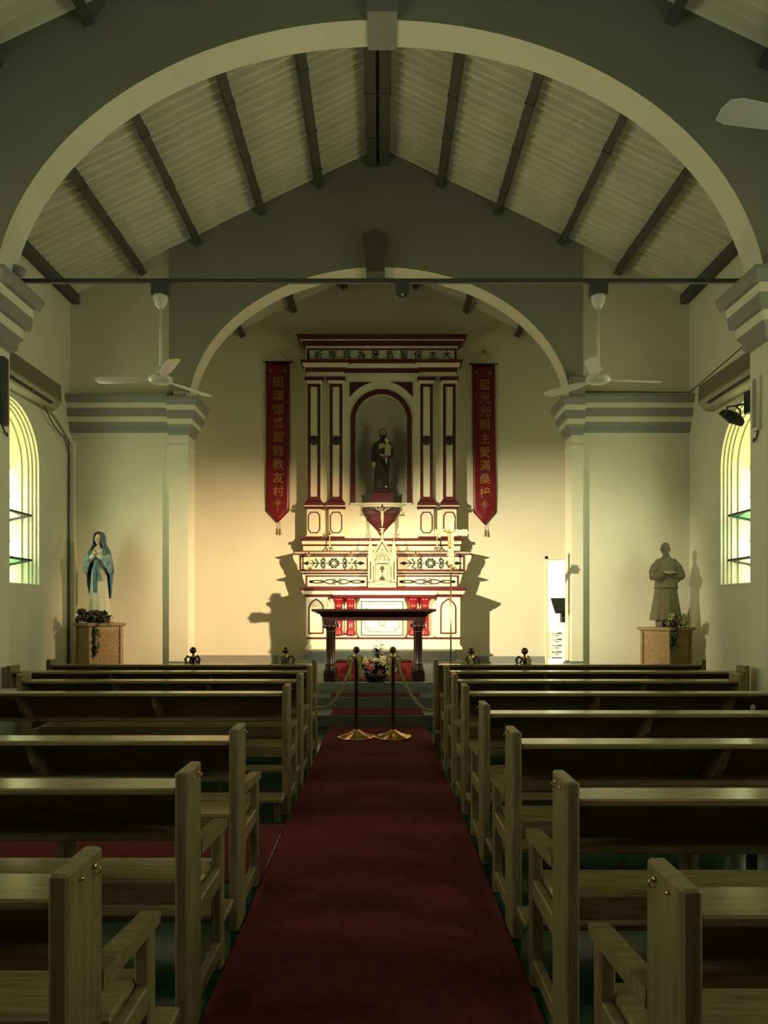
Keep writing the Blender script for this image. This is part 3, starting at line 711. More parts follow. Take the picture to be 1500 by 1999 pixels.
# entablature
ent = astack('architrave', 600, 890, du-.02, DC, [(0, 735, 0), (0, 728, 1), (.02, 727.5, 1), (.04, 718.5, 0), (.05, 718, 0), (.08, 709.5, 1), (.1, 709, 1), (.12, 702.5, 0)], CR)
for a, b in ((600, 672), (820, 890)):
    astack('architrave_projection', a, b, du-.09, du, [(0, 735, 0), (0, 726, 1), (.02, 725.5, 1), (.04, 717, 0), (.05, 716.5, 0), (.08, 708, 1), (.1, 707.5, 1), (.12, 701.5, 0)], CR)
dfz = du-.03
fz = abox('inscription_board', 600, 892, 680, 703, dfz, DC, REDP)
abox('inscription_field', 604.5, 888, 683.5, 701, dfz-.006, dfz+.01, ALTAR, fz)
for i, ch in enumerate('祈等我為瑟若聖保主大'):
    dd = dfz-.009
    glyph(ch, BLACKI, fz, Vector((X(621.5+i*27.9, dd), dd, Z(692.3, dd)))-wloc(al), .155, 1.0)
astack('cornice', 603, 889, du-.02, DC, [(0, 681, 0), (.02, 676, 0), (.05, 675, 1), (.13, 665, 1), (.135, 664.5, 0), (.15, 662.5, 1), (.17, 662, 1), (.20, 653, 1), (.20, 652, 1)], CR)
# corbel with lambrequin shelf below the niche
cb = MB(); dcb = du-.005
def half(r, z, n=18): return [(NX-r*math.cos(pi*j/n), dcb-r*.36*math.sin(pi*j/n), z) for j in range(n+1)]
prof = [(.33, 995), (.345, 999), (.30, 1008), (.275, 1011), (.265, 1016), (.20, 1022), (.13, 1030), (.07, 1037), (.04, 1043), (.015, 1047)]
cb.rings([half(r, Z(py, dcb)) for r, py in prof], 0, True, False, False)
cb.build('corbel', REDP, al)
sh = MB(); sh.rings([half(r, Z(py, dcb)) for r, py in ((.02, 983.2), (.41, 983.2), (.43, 984.5), (.43, 986), (.37, 988.5), (.34, 997), (.3, 998))], 0, False, False, False)
sh.build('shelf', ALTAR, al)
abox('niche_sill', 684, 805, 981.5, 984.5, du-.04, du+.02, ALTAR)
fr = MB()
for j in range(17):
    t = R(18+j*9.0); r = .345
    x, y = NX-r*math.cos(t), dcb-r*.36*math.sin(t)-.012
    fr.prism([(x-.018, Z(991, dcb)), (x+.018, Z(991, dcb)), (x+.018, Z(996, dcb)), (x, Z(999, dcb)), (x-.018, Z(996, dcb))], y-.006, y+.03)
fr.build('fringe', BROWNL, al)
# niche statue block
stb = MB().stack(X(724, 12.98), X(768, 12.98), 12.95, 13.15, [(0, NZ0+.003), (0, Z(963, 12.98)), (.01, Z(962.5, 12.98)), (.01, Z(961, 12.98))]).build('statue_block', REDP, al)

# ------------------------------------------------------------------ tabernacle
dt = 12.60
tb = thing('tabernacle', (X(746.5, dt), dt, Z(1147, dt)), 'carved cream gothic tabernacle with gable and pinnacles on the altar', 'tabernacle')
def tbox(name, px0, px1, py0, py1, d0, d1, m=TABER, par=tb, c=.004): return MB().box(X(px0, d0), X(px1, d0), d0, d1, Z(py1, d0), Z(py0, d0), c=c).build(name, m, par)
tcx = 746.5
tbox('base', tcx-27.5, tcx+27.5, 1137, 1147, dt-.03, dt+.16)
tbox('base_step', tcx-12, tcx+12, 1134, 1140, dt-.05, dt)
tbox('tabernacle_body', tcx-24, tcx+24, 1080, 1137, dt+.04, dt+.16)
for s in (-1, 1):
    cx = tcx+s*23
    b = tbox('buttress', cx-5, cx+5, 1088, 1137, dt, dt+.2)
    tbox('buttress_panel', cx-1.2, cx+1.2, 1096, 1131, dt-.004, dt+.01, BROWNL, b, 0)
    tbox('buttress_cap', cx-6, cx+6, 1084, 1089, dt-.01, dt+.2, TABER, b)
    tbox('buttress_foot', cx-6.5, cx+6.5, 1135.5, 1138, dt-.015, dt+.2, BROWNL, b)
    z0 = Z(1084, dt); pn = MB(); w = .04
    pn.box(X(cx, dt)-w, X(cx, dt)+w, dt+.02, dt+.1, z0, z0+.13, c=.004)
    pn.add([(X(cx, dt)-w, dt+.02, z0+.13), (X(cx, dt)+w, dt+.02, z0+.13), (X(cx, dt)+w, dt+.1, z0+.13), (X(cx, dt)-w, dt+.1, z0+.13), (X(cx, dt), dt+.06, z0+.28)], [(0, 1, 4), (1, 2, 4), (2, 3, 4), (3, 0, 4)])
    pn.ell((X(cx, dt), dt+.06, z0+.285), (.014, .014, .014)); pn.lathe([(.004, 0), (.004, .06), (.012, .065), (.002, .09)], 8, (X(cx, dt), dt+.06, z0+.28))
    pn.build('pinnacle', TABER, b)
    c = MB().lathe([(.022, 0), (.022, .02), (.013, .03), (.013, .24), (.022, .255), (.024, .27)], 10, (X(tcx+s*15.5, dt), dt+.02, Z(1133, dt))).build('colonnette', TABER, tb)
gb = MB().prism([(X(a, dt), Z(b, dt)) for a, b in ((tcx-20, 1086), (tcx, 1053), (tcx+20, 1086), (tcx+20, 1092), (tcx-20, 1092))], dt+.02, dt+.2).build('gable', TABER, tb)
MB().ribbon([(X(a, dt), Z(b, dt)) for a, b in ((tcx-20, 1086), (tcx, 1053), (tcx+20, 1086))], .03, dt-.005, dt+.03).build('gable_moulding', TABER, gb)
MB().ribbon([(X(a, dt), Z(b, dt)) for a, b in ((tcx-15, 1084), (tcx, 1059), (tcx+15, 1084))], .008, dt+.012, dt+.03).build('gable_line', BROWNL, gb)
arc = [(tcx-17, 1104), (tcx-16.5, 1092)]+[(tcx-16*math.cos(pi*i/12), 1091-15*math.sin(pi*i/12)) for i in range(1, 12)]+[(tcx+16.5, 1092), (tcx+17, 1104)]
MB().ribbon([(X(a, dt), Z(b, dt)) for a, b in arc], .03, dt-.005, dt+.03).build('arch_moulding', TABER, tb)
MB().ribbon([(X(a, dt), Z(b, dt)) for a, b in [(tcx-12*math.cos(pi*i/12), 1093-12*math.sin(pi*i/12)) for i in range(13)]], .008, dt+.015, dt+.045).build('arch_line', BROWNL, tb)
MB().ribbon([(X(tcx+5*math.cos(2*pi*i/16), dt), Z(1089+5*math.sin(2*pi*i/16), dt)) for i in range(16)], .01, dt+.02, dt+.045, True).build('tracery', TABER, tb)
MB().ribbon([(X(tcx+2.2*math.cos(2*pi*i/10), dt), Z(1074+2.2*math.sin(2*pi*i/10), dt)) for i in range(10)], .008, dt+.01, dt+.03, True).build('tracery', BROWNL, tb)
dr2 = tbox('tabernacle_door', tcx-9, tcx+9, 1101, 1133, dt+.015, dt+.05)
tbox('lintel', tcx-10, tcx+10, 1099, 1101, dt+.0, dt+.05, BROWNL, dr2, 0)
tbox('door_sill', tcx-10, tcx+10, 1133, 1134.2, dt+.0, dt+.05, BROWNL, dr2, 0)
ho = MB(); ho.lathe([(.0, 0), (.038, 0), (.04, .01), (.028, .016), (.0, .016)], 12, M=Matrix.Translation((X(tcx, dt), dt+.016, Z(1109, dt))) @ Matrix.Rotation(R(90), 4, 'X'))
ho.lathe([(.012, 0), (.02, .01), (.008, .03), (.01, .05)], 8, (X(tcx, dt), dt+.01, Z(1118, dt)))
ho.lathe([(.05, 0), (.05, .012), (.035, .03), (.03, .04), (.012, .05), (.006, .08), (.012, .09)], 10, (X(tcx, dt), dt+.012, Z(1131, dt)))
ho.build('relief', BROWNL, dr2)
for s in (-1, 1):
    for t in (.25, .5, .75):
        px, py = tcx+s*20*t, 1053+33*t
        MB().ell((X(px, dt), dt+.06, Z(py-2, dt)), (.016, .016, .022), nu=8, nv=6).build('crocket', TABER, gb)
MB().lathe([(.03, 0), (.012, .03), (.02, .05), (.035, .07), (.02, .085), (.014, .12), (.03, .15), (.012, .16)], 10, (X(tcx, dt), dt+.06, Z(1054, dt))).build('finial', TABER, gb)
# crucifix above the tabernacle
dcx = dt+.06; cz = Z(1037, dcx)
cx0 = X(746.5, dcx)
cf = thing('altar_crucifix', (cx0, dcx, cz), 'small dark crucifix with pale corpus standing on the tabernacle', 'crucifix')
mb = MB(); mb.box(cx0-.014, cx0+.014, dcx+.01, dcx+.03, cz-.02, Z(984, dcx), c=.003); mb.box(cx0-.15, cx0+.15, dcx+.01, dcx+.03, Z(998, dcx), Z(994.5, dcx), c=.003); mb.build('cross', MAHOG, cf)
def corpus(cx, cy, zt, s, name, m, par):
    mb = MB()
    mb.tube([(cx, cy, zt-.15*s), (cx, cy-.005*s, zt-.22*s), (cx+.005*s, cy-.01*s, zt-.33*s), (cx, cy, zt-.42*s), (cx+.01*s, cy-.03*s, zt-.58*s), (cx, cy, zt-.74*s), (cx, cy-.02*s, zt-.82*s)], [.05*s, .07*s, .065*s, .07*s, .05*s, .032*s, .025*s], 10, flat=.7)
    for q in (-1, 1): mb.tube([(cx+q*.05*s, cy, zt-.17*s), (cx+q*.19*s, cy-.01*s, zt-.10*s), (cx+q*.33*s, cy+.005*s, zt-.0*s)], [.028*s, .022*s, .014*s], 8)
    mb.ell((cx-.02*s, cy-.03*s, zt-.08*s), (.042*s, .05*s, .058*s), nu=10, nv=8)
    return mb.build(name, m, par)
corpus(cx0, dcx-.005, Z(990, dcx), .42, 'corpus', TABER, cf)
MB().lathe([(.05, 0), (.05, .01), (.02, .025), (.03, .05), (.055, .07), (.02, .075)], 10, (cx0, dcx, cz-.02)).build('cross_foot', TABER, cf)

# ------------------------------------------------------------------ candlesticks
def candlestick(px, py, d, H, label):
    x, z = X(px, d), Z(py, d)
    c = thing('candlestick', (x, d, z), label, 'candlestick', 'brass candlesticks on the altar')
    for k in range(3):
        a = 2*pi*k/3+pi/2
        MB().tube([(x, d, z+.07), (x+.03*math.cos(a), d+.03*math.sin(a), z+.055), (x+.06*math.cos(a), d+.06*math.sin(a), z+.012), (x+.065*math.cos(a), d+.065*math.sin(a), z+.01)], [.014, .013, .009, .01], 8).build('foot', BRASS, c)
    MB().lathe([(.022, .05), (.03, .06), (.012, .085), (.018, .10), (.012, .115), (.011, H*.45), (.02, H*.48), (.011, H*.51), (.01, H*.78), (.018, H*.8), (.012, H*.82)], 10, (x, d, z)).build('stem', PGOLD, c)
    MB().lathe([(.012, H*.8), (.04, H*.84), (.042, H*.86), (.012, H*.86), (.012, H), (.004, H)], 10, (x, d, z)).build('drip_pan', BRASS, c)
candlestick(603.5, 1114, 12.795, .345, 'brass candlestick on the lower left altar shelf, outermost')
candlestick(685, 1114, 12.795, .345, 'brass candlestick on the lower left altar shelf, beside the tabernacle')
candlestick(812, 1114, 12.795, .345, 'brass candlestick on the lower right altar shelf, beside the tabernacle')
candlestick(887, 1114, 12.795, .345, 'brass candlestick on the lower right altar shelf, behind the tall cross')
candlestick(644, 1075, 12.92, .36, 'brass candlestick on the upper left altar shelf')
candlestick(854, 1075, 12.92, .36, 'brass candlestick on the upper right altar shelf')

# ------------------------------------------------------------------ banners
def banner(px0, px1, py0, pys, pyt, text, cpx, cpy0, step_, pin, label, ten):
    d = DC-.04
    b = thing('banner', (X((px0+px1)/2, d), d, Z(py0, d)), label, 'banner', 'red couplet banners')
    x0, x1, z0, zs, zt = X(px0, d), X(px1, d), Z(py0, d), Z(pys, d), Z(pyt, d); n = 24; m = 8
    vs = []; fs = []
    for i in range(n+1):
        for j in range(m+1):
            u = j/m; xx = x0+(x1-x0)*u+ten*(i/n)*d/FPX
            tip = 1-abs(u-.5)*2
            zb = zs+(zt-zs)*tip
            zz = z0+(zb-z0)*i/n
            yy = d+.006*math.sin(u*5+i*.35)*(i/n)+.008*math.sin(i*.55)*(i/n)**3
            vs.append((xx, yy, zz))
    for i in range(n):
        for j in range(m): a = i*(m+1)+j; fs.append((a, a+1, a+m+2, a+m+1))
    cl = MB().add(vs, fs, 0, True).build('cloth', BANNER, b)
    so = cl.modifiers.new('thickness', 'SOLIDIFY'); so.thickness = .004
    MB().tube([(x0-.06, d-.01, z0), (x1+.06, d-.01, z0)], .011, 8).build('rod', MAHOG, b)
    MB().tube([(x0-.03, d-.01, z0), (X(pin[0], d), DC-.012, Z(pin[1], d))], .003, 5).build('string', ROPE, b)
    MB().tube([(x1+.03, d-.01, z0), (X(pin[0], d), DC-.012, Z(pin[1], d))], .003, 5).build('string', ROPE, b)
    for i, ch in enumerate(text):
        dd = d-.012
        sh_ = ten*((cpy0+i*step_-py0)/(pyt-py0))
        glyph(ch, GOLDT, cl, Vector((X(cpx, dd), dd, Z(cpy0+i*step_, dd)))-wloc(cl), .21, 1.0)
    # stars: large at the foot, two small near the top
    def star(px, py, r, rl):
        dd = d-.014; st = MB()
        for k in range(8):
            a = pi*k/4+pi/2; rr = r if k % 2 == 0 else r*.75
            if k == 4: rr = rl
            st.ribbon([(X(px, dd), Z(py, dd)), (X(px+rr*math.cos(a), dd), Z(py-rr*math.sin(a), dd))], [.016, .004], dd-.003, dd+.012)
        st.build('star', GOLDT, cl)
    star((px0+px1)/2+ten*.92, pys-15.5, 11, 19)
    star(px0+9+ten*.05, py0+17, 5, 9); star(px1-9+ten*.05, py0+17, 5, 9)
    for q, L in ((-1, 22), (4, 24)):
        x = X((px0+px1)/2+ten+q+1, d)
        tz = zt+.03
        tl = MB(); tl.tube([(x, d+.012, tz), (x+.003, d+.014, tz-L*.6*d/FPX)], .004, 5); tl.lathe([(.006, 0), (.014, -.03), (.02, -.12), (.002, -.12)], 8, (x+.003, d+.014, tz-L*.55*d/FPX)); tl.build('tassel', ROPE, b)
banner(519.5, 565.5, 706.5, 997, 1021, '田頌頌恩聖寵教友村', 543.5, 746, 26.6, (543, 684), 'red hanging banner with gold characters left of the altar', 0)
banner(922, 966.5, 711, 1000, 1025, '鹽光光照主愛滿桑梓', 947.5, 750, 26.4, (943.5, 686), 'red hanging banner with gold characters right of the altar', 2.5)
nl = MB().lathe([(.0, 0), (.012, 0), (.012, .05), (.02, .055), (0, .06)], 8, M=Matrix.Translation((X(943.5, DC), DC, Z(688, DC))) @ Matrix.Rotation(R(90), 4, 'X')).build('wall_peg', BROWNL); tag(nl, 'dark peg in the wall holding the right banner string', 'peg')

# ================================================================== SANCTUARY FURNITURE
# dark communion table
ty0 = 10.17; tz0 = .486
tx0, tx1 = X(608, ty0), X(852, ty0)
tbl = thing('communion_table', ((tx0+tx1)/2, ty0, tz0), 'dark mahogany altar table with carved column legs', 'table')
TD = .66; ztop = Z(1188.5, ty0)
MB().stack(tx0+.09, tx1-.09, ty0+.09, ty0+TD-.09, [(.0, ztop-.075), (.03, ztop-.055), (.07, ztop-.04), (.085, ztop-.038), (.09, ztop-.03), (.09, ztop)], b=1).build('tabletop', MAHOG, tbl)
MB().stack(tx0+.14, tx1-.14, ty0+.14, ty0+TD-.14, [(0, ztop-.17), (0, ztop-.12), (.02, ztop-.10), (.03, ztop-.075)], b=1).build('apron', MAHOG, tbl)
lx0, lx1 = X(644, ty0+.08), X(818, ty0+.08)
for lx in (lx0, lx1):
    for ly in (ty0+.09, ty0+TD-.09):
        H = ztop-.165-tz0; b = .082
        leg = MB().box(lx-b, lx+b, ly-b, ly+b, tz0, tz0+.13, c=.006).build('leg', MAHOG, tbl)
        MB().lathe([(.082, .13), (.088, .145), (.07, .17), (.078, .19), (.06, .21), (.068, .225), (.055, .25), (.05, H-.17), (.058, H-.165), (.05, H-.15)], 16, (lx, ly, tz0)).build('shaft', MAHOG, leg)
        MB().lathe([(.05, H-.16), (.06, H-.10), (.085, H-.05), (.08, H-.04)], 16, (lx, ly, tz0)).build('capital', MAHOG, leg)
        cl = MB()
        for k in range(8):
            a = 2*pi*k/8; cl.ell((lx+.078*math.cos(a), ly+.078*math.sin(a), tz0+H-.085), (.022, .022, .03), nu=8, nv=6)
        cl.build('carved_leaves', MAHOG, leg)
        MB().box(lx-.088, lx+.088, ly-.088, ly+.088, tz0+H-.045, tz0+H, c=.005).build('abacus', MAHOG, leg)
# processional cross
pcd = 9.87; pcx = X(880.5, pcd)
pc = thing('processional_cross', (pcx, pcd, .32), 'tall pale gold processional cross on a thin staff', 'cross')
zx = Z(1040, pcd); u = pcd/FPX
st = MB().tube([(pcx, pcd, .32), (pcx, pcd, Z(1104, pcd))], .011, 10).build('staff', BRASS, pc)
MB().lathe([(.10, 0), (.10, .012), (.05, .03), (.02, .05), (.013, .12)], 16, (pcx, pcd, .32)).build('stand', BRASSD, st)
MB().lathe([(.012, 0), (.03, .015), (.04, .045), (.03, .08), (.02, .09), (.028, .11), (.015, .12)], 12, (pcx, pcd, Z(1106, pcd))).build('knop', PGOLD, pc)
def lobe(cx, cz):
    mb = MB(); pts = []
    for i in range(32):
        a = 2*pi*i/32; r = (6.6+1.1*math.cos(6*a))*u; pts.append((cx+r*math.cos(a), cz+r*math.sin(a)))
    mb.prism(pts, pcd-.016, pcd+.016)
    return mb
cr = MB(); w = 5.4*u
cr.prism([(pcx-w, Z(1088, pcd)), (pcx+w, Z(1088, pcd)), (pcx+w, zx-w*1.3), (pcx+w*1.4, zx-w), (pcx+25*u, zx-w), (pcx+25*u, zx+w), (pcx+w*1.4, zx+w), (pcx+w, zx+w*1.3), (pcx+w, Z(1020, pcd)), (pcx-w, Z(1020, pcd)), (pcx-w, zx+w*1.3), (pcx-w*1.4, zx+w), (pcx-25*u, zx+w), (pcx-25*u, zx-w), (pcx-w*1.4, zx-w), (pcx-w, zx-w*1.3)], pcd-.012, pcd+.012)
cro = cr.build('cross_body', PGOLD, pc)
for ax, az in ((pcx-27*u, zx), (pcx+27*u, zx), (pcx, Z(1015, pcd)), (pcx, Z(1083, pcd))):
    lo = lobe(ax, az).build('trefoil_end', PGOLD, pc)
    hl = MB()
    for k in range(6):
        a = pi/6+2*pi*k/6; hl.lathe([(0, 0), (1.0*u, 0), (1.0*u, .003), (0, .003)], 8, M=Matrix.Translation((ax+4.2*u*math.cos(a), pcd-.0165, az+4.2*u*math.sin(a))) @ Matrix.Rotation(R(90), 4, 'X'))
    hl.build('piercing', BROWNL, lo)
    MB().ell((ax, pcd-.018, az), (2*u, .008, 2*u), nu=10, nv=6).build('boss', PGOLD, lo)
MB().box(pcx-w*1.0, pcx+w*1.0, pcd-.014, pcd+.014, Z(1096, pcd), Z(1088, pcd), c=.004).build('socket', PGOLD, pc)
corpus(pcx-1.5*u, pcd-.026, zx+.06, .34, 'corpus', BRASS, pc)
# black lectern beside the doorway
lx, ly = X(1107, 12.0), 12.0
lec = thing('lectern', (lx, ly, .475), 'black slanted lectern standing beside the bright doorway', 'lectern')
Ml = Matrix.Translation((lx, ly, Z(1185, ly)+.03)) @ Matrix.Rotation(R(38), 4, 'X')
MB().box(-.235, .235, -.19, .19, -.012, .012, c=.004, M=Ml).build('desk', BLACKP, lec)
MB().box(-.235, .235, -.21, -.19, -.012, .04, c=.003, M=Ml).build('ledge', BLACKP, lec)
MB().lathe([(.22, 0), (.22, .015), (.03, .03), (.022, .05), (.022, Z(1190, ly)-.475)], 16, (lx, ly, .475)).build('pole', BLACKP, lec)
MB().box(lx-.1, lx+.03, ly-.06, ly+.06, Z(1215, ly), Z(1187, ly), c=.01).build('microphone_box', BLACKP, lec)
# furniture in the side room, and an unseen lamp added to brighten it
lp = thing('added_room_lamp', (3.7, 14.7, 3.1), 'unseen lamp added to brighten the side room beyond the doorway', 'lamp')
MB().lathe([(.2, 0), (.2, -.02), (.18, -.03)], 20, (3.7, 14.7, 3.1)).build('lamp_base', WHITE, lp)
MB().lathe([(.36, -.03), (.36, -.05), (.3, -.09), (.1, -.11), (.01, -.112)], 20, (3.7, 14.7, 3.1)).build('diffuser', ROOMGLOW, lp)
rk = thing('drawer_rack', (X(1083, 15.2), 15.2, .475), 'white rack of small drawers in the bright side room', 'rack')
rx0, rx1 = X(1072, 15.2), X(1094, 15.2)
RKM = mat('white_rack_plastic', (.6, .6, .52), .5)
for xx in (rx0, rx1): MB().box(xx-.015, xx+.015, 15.0, 15.4, .475, 1.02, c=.004).build('side', RKM, rk)
for k in range(4):
    z = .5+k*.13
    dwr = MB().box(rx0+.02, rx1-.02, 15.0, 15.38, z, z+.10, c=.006).build('drawer', RKM, rk)
    MB().box((rx0+rx1)/2-.04, (rx0+rx1)/2+.04, 14.985, 15.0, z+.06, z+.075).build('handle', DKGREY, dwr)
MB().box(rx0-.02, rx1+.02, 14.98, 15.42, 1.02, 1.045, c=.004).build('top', RKM, rk)

# ------------------------------------------------------------------ stanchions and ropes
def make_stanchion(bow):
    r = bpy.data.objects.new('stanchion', None); COL.objects.link(r)
    b = MB(); n = 36; rs = []
    for rad, z, sc in ((.205, 0, 1), (.205, .008, 1), (.19, .014, 1), (.14, .028, .8), (.09, .05, .5), (.05, .078, .2), (.03, .09, 0), (.026, .10, 0)):
        rs.append([(rad*(1+sc*.10*math.cos(6*2*pi*j/n))*math.cos(2*pi*j/n), rad*(1+sc*.10*math.cos(6*2*pi*j/n))*math.sin(2*pi*j/n), z+sc*.006*math.cos(12*pi*j/n)+.006*sc) for j in range(n)])
    b.rings(rs, 0, True); b.build('base', BRASS, r, True)
    MB().lathe([(.026, .095), (.022, .11), (.022, .90), (.026, .91), (.026, .93), (.02, .94)], 16).build('pole', BRASSD, r, True)
    MB().lathe([(.02, .93), (.034, .935), (.034, .955), (.016, .965), (.016, .985)], 16).build('collar', BRASS, r, True)
    MB().ell((0, 0, 1.02), (.040, .040, .040), nu=18, nv=12).build('ball_finial', BRASSD, r, True)
    if bow:
        for k in range(3):
            a = R(60+bow*37+k*110); mb = MB()
            c, s = math.cos(a), math.sin(a)
            mb.tube([(.03*c, .03*s, .93), (.07*c, .07*s, .955), (.10*c, .10*s, .92), (.085*c, .085*s, .87), (.05*c, .05*s, .86)], [.010, .014, .016, .014, .010], 8)
            mb.tube([(.03*c, .03*s, .93), (.06*c-.02*s, .06*s+.02*c, .86), (.08*c-.03*s, .08*s+.03*c, .76), (.075*c-.04*s, .075*s+.04*c, .66)], [.010, .013, .012, .011], 8)
            mb.build('rope_loop', DKGREY if bow in (1, 2, 5, 6) and k else ROPE, r, True)
    return r
SY = 8.33
sp = [(377, 'brass stanchion behind the left pews, leftmost, with rope loops', 1), (557.5, 'brass stanchion behind the left pews beside the aisle', 2), (696, 'brass stanchion in the centre aisle, left one of the middle pair', 3),
      (767.5, 'brass stanchion in the centre aisle, right one of the middle pair', 4), (920.5, 'brass stanchion behind the right pews beside the tall cross', 5), (1025, 'brass stanchion behind the right pews, rightmost, with dark loops', 6)]
SX = []
for i, (px, lb, bw) in enumerate(sp):
    s = make_stanchion(bw); y = SY if i in (2, 3) else (SY+.13 if i < 2 else SY-.05)
    s.location = (X(px, y), y, .012 if i in (2, 3) else 0); SX.append((X(px, y), y)); tag(s, lb, 'stanchion', 'brass rope stanchions'); s.rotation_euler.z = .26
def rope(a, b, sag, name, label):
    n = 70; P = []
    A, B = Vector(a), Vector(b); pts = []
    for i in range(n+1):
        t = i/n; p = A.lerp(B, t); p.z -= sag*4*t*(1-t); pts.append(p)
    L = sum((pts[i+1]-pts[i]).length for i in range(n)); r = thing(name, tuple(A), label, 'rope', 'stanchion ropes')
    for k in range(3):
        path = []; acc = 0
        for i in range(n*2+1):
            t = i/(2*n); p = A.lerp(B, t); p.z -= sag*4*t*(1-t)
            q = A.lerp(B, min(1, t+.002)); q.z -= sag*4*min(1, t+.002)*(1-min(1, t+.002)); tg = (q-p)
            tg = tg.normalized() if tg.length > 1e-7 else Vector((1, 0, 0))
            sd = tg.cross(Vector((0, 1, 0)))
            sd = sd.normalized() if sd.length > 1e-6 else Vector((1, 0, 0)); up = sd.cross(tg)
            ph = 2*pi*(t*L/.075)+2*pi*k/3
            path.append(p+(sd*math.cos(ph)+up*math.sin(ph))*.0085)
        MB().tube(path, .0105, 6).build('strand', ROPE, r)
    return r
rope((SX[2][0]-.03, SX[2][1], .92), (SX[1][0]+.05, SX[1][1], .90), .56, 'barrier_rope', 'cream twisted rope hanging left from the middle stanchions')
rope((SX[3][0]+.03, SX[3][1], .92), (SX[4][0]-.05, SX[4][1], .90), .58, 'barrier_rope', 'cream twisted rope hanging right from the middle stanchions')

# ------------------------------------------------------------------ flowers
def leaf(mb, base, tip, w, m=0, bend=.0):
    A, B = Vector(base), Vector(tip); d = B-A; L = d.length
    if L < 1e-6: return
    t = d.normalized(); sd = t.cross(Vector((0, 0, 1))); sd = sd.normalized() if sd.length > 1e-3 else Vector((1, 0, 0)); up = sd.cross(t)
    vs = [A]; 
    for k, wk in ((.3, .8), (.6, 1.0), (.85, .55)):
        c = A+d*k+up*bend*math.sin(pi*k)*L
        vs += [c-sd*w*wk*.5+up*w*.12, c-up*w*.06, c+sd*w*wk*.5+up*w*.12]
    vs.append(B)
    fs = [(0, 2, 1), (0, 3, 2)]
    for k in (0, 1):
        a = 1+3*k; fs += [(a, a+1, a+4, a+3), (a+1, a+2, a+5, a+4)]
    fs += [(7, 8, 10), (8, 9, 10)]
    mb.add(vs, fs, m, True)
def lily_mesh(r, m1, name):
    mb = MB()
    for k in range(6):
        a = 2*pi*k/6; c, s = math.cos(a), math.sin(a)
        leaf(mb, (0, 0, 0), (r*c, r*s, r*(.35 if k % 2 else .5)), r*.42, 0, .25)
    mb.ell((0, 0, r*.25), (r*.1, r*.1, r*.25), 0, 8, 6)
    o = mb.build(name, m1); me = o.data; bpy.data.objects.remove(o); return me
LIL = [lily_mesh(.07, PETALC, 'lily'), lily_mesh(.07, PETALP, 'lily')]
fx, fy, fz0 = X(734, 9.95), Y3-.0+.12, .475
fx = X(734, fy)
fb = thing('flower_arrangement', (fx, fy, fz0), 'dark bowl of pink and cream lilies on the sanctuary step', 'flowers')
MB().lathe([(.10, 0), (.13, .02), (.16, .08), (.17, .12), (.15, .12), (.12, .05), (.01, .045)], 20, (fx, fy, fz0)).build('bowl', BLACKP, fb)
random.seed(3)
fo = MB()
for i in range(210):
    a = random.random()*2*pi; e = random.uniform(-.15, 1.1); r = random.uniform(.18, .35)
    b0 = (fx+.06*math.cos(a), fy+.04*math.sin(a), fz0+.12)
    leaf(fo, b0, (fx+r*math.cos(a)*math.cos(e)*1.05, fy+r*.55*math.sin(a)*math.cos(e), fz0+.10+r*math.sin(e)*.8), random.uniform(.03, .06), 0, .15)
f = fo.build('foliage', LEAFM, fb); f['kind'] = 'stuff'
for i in range(28):
    t = i/27; a = -pi*.95+1.9*pi*t*.5+pi*.0
    x = fx+(random.random()-.5)*.58; z = fz0+.15+random.random()*.20-(abs(x-fx))*.25; y = fy-.13+random.random()*.1
    link('lily', LIL[1 if (abs(x-fx) < .13 and z < fz0+.24) else 0], fb, (x-fx, y-fy, z-fz0), (R(55+random.uniform(-30, 20)), random.uniform(-.6, .6), random.uniform(-.6, .6)), (1, 1, 1))
tw = MB()
tz = Z(1250, fy)
tw.tube([(fx+.0, fy, fz0+.15), (fx+.03, fy, fz0+.35), (fx+.07, fy, tz-.12), (fx+.05, fy, tz)], [.006, .005, .004, .002], 6)
for k in range(16):
    h = fz0+.34+random.random()*(tz-fz0-.36); a = random.choice((-1, 1)); L = random.uniform(.05, .10)
    leaf(tw, (fx+.045, fy, h), (fx+.045+a*L, fy+random.uniform(-.04, .04), h+random.uniform(-.02, .06)), .03, 0, .1)
for k in range(34):
    h = fz0+.24+random.random()*.2; a = random.random()*2*pi; leaf(tw, (fx+.02, fy, h), (fx+.02+.09*math.cos(a), fy+.07*math.sin(a), h+.05), .035, 0, .1)
leaf(tw, (fx+.06, fy, tz-.22), (fx+.36, fy, tz-.16), .055, 0, .05)
tw.build('tall_spray', LEAFM, fb)

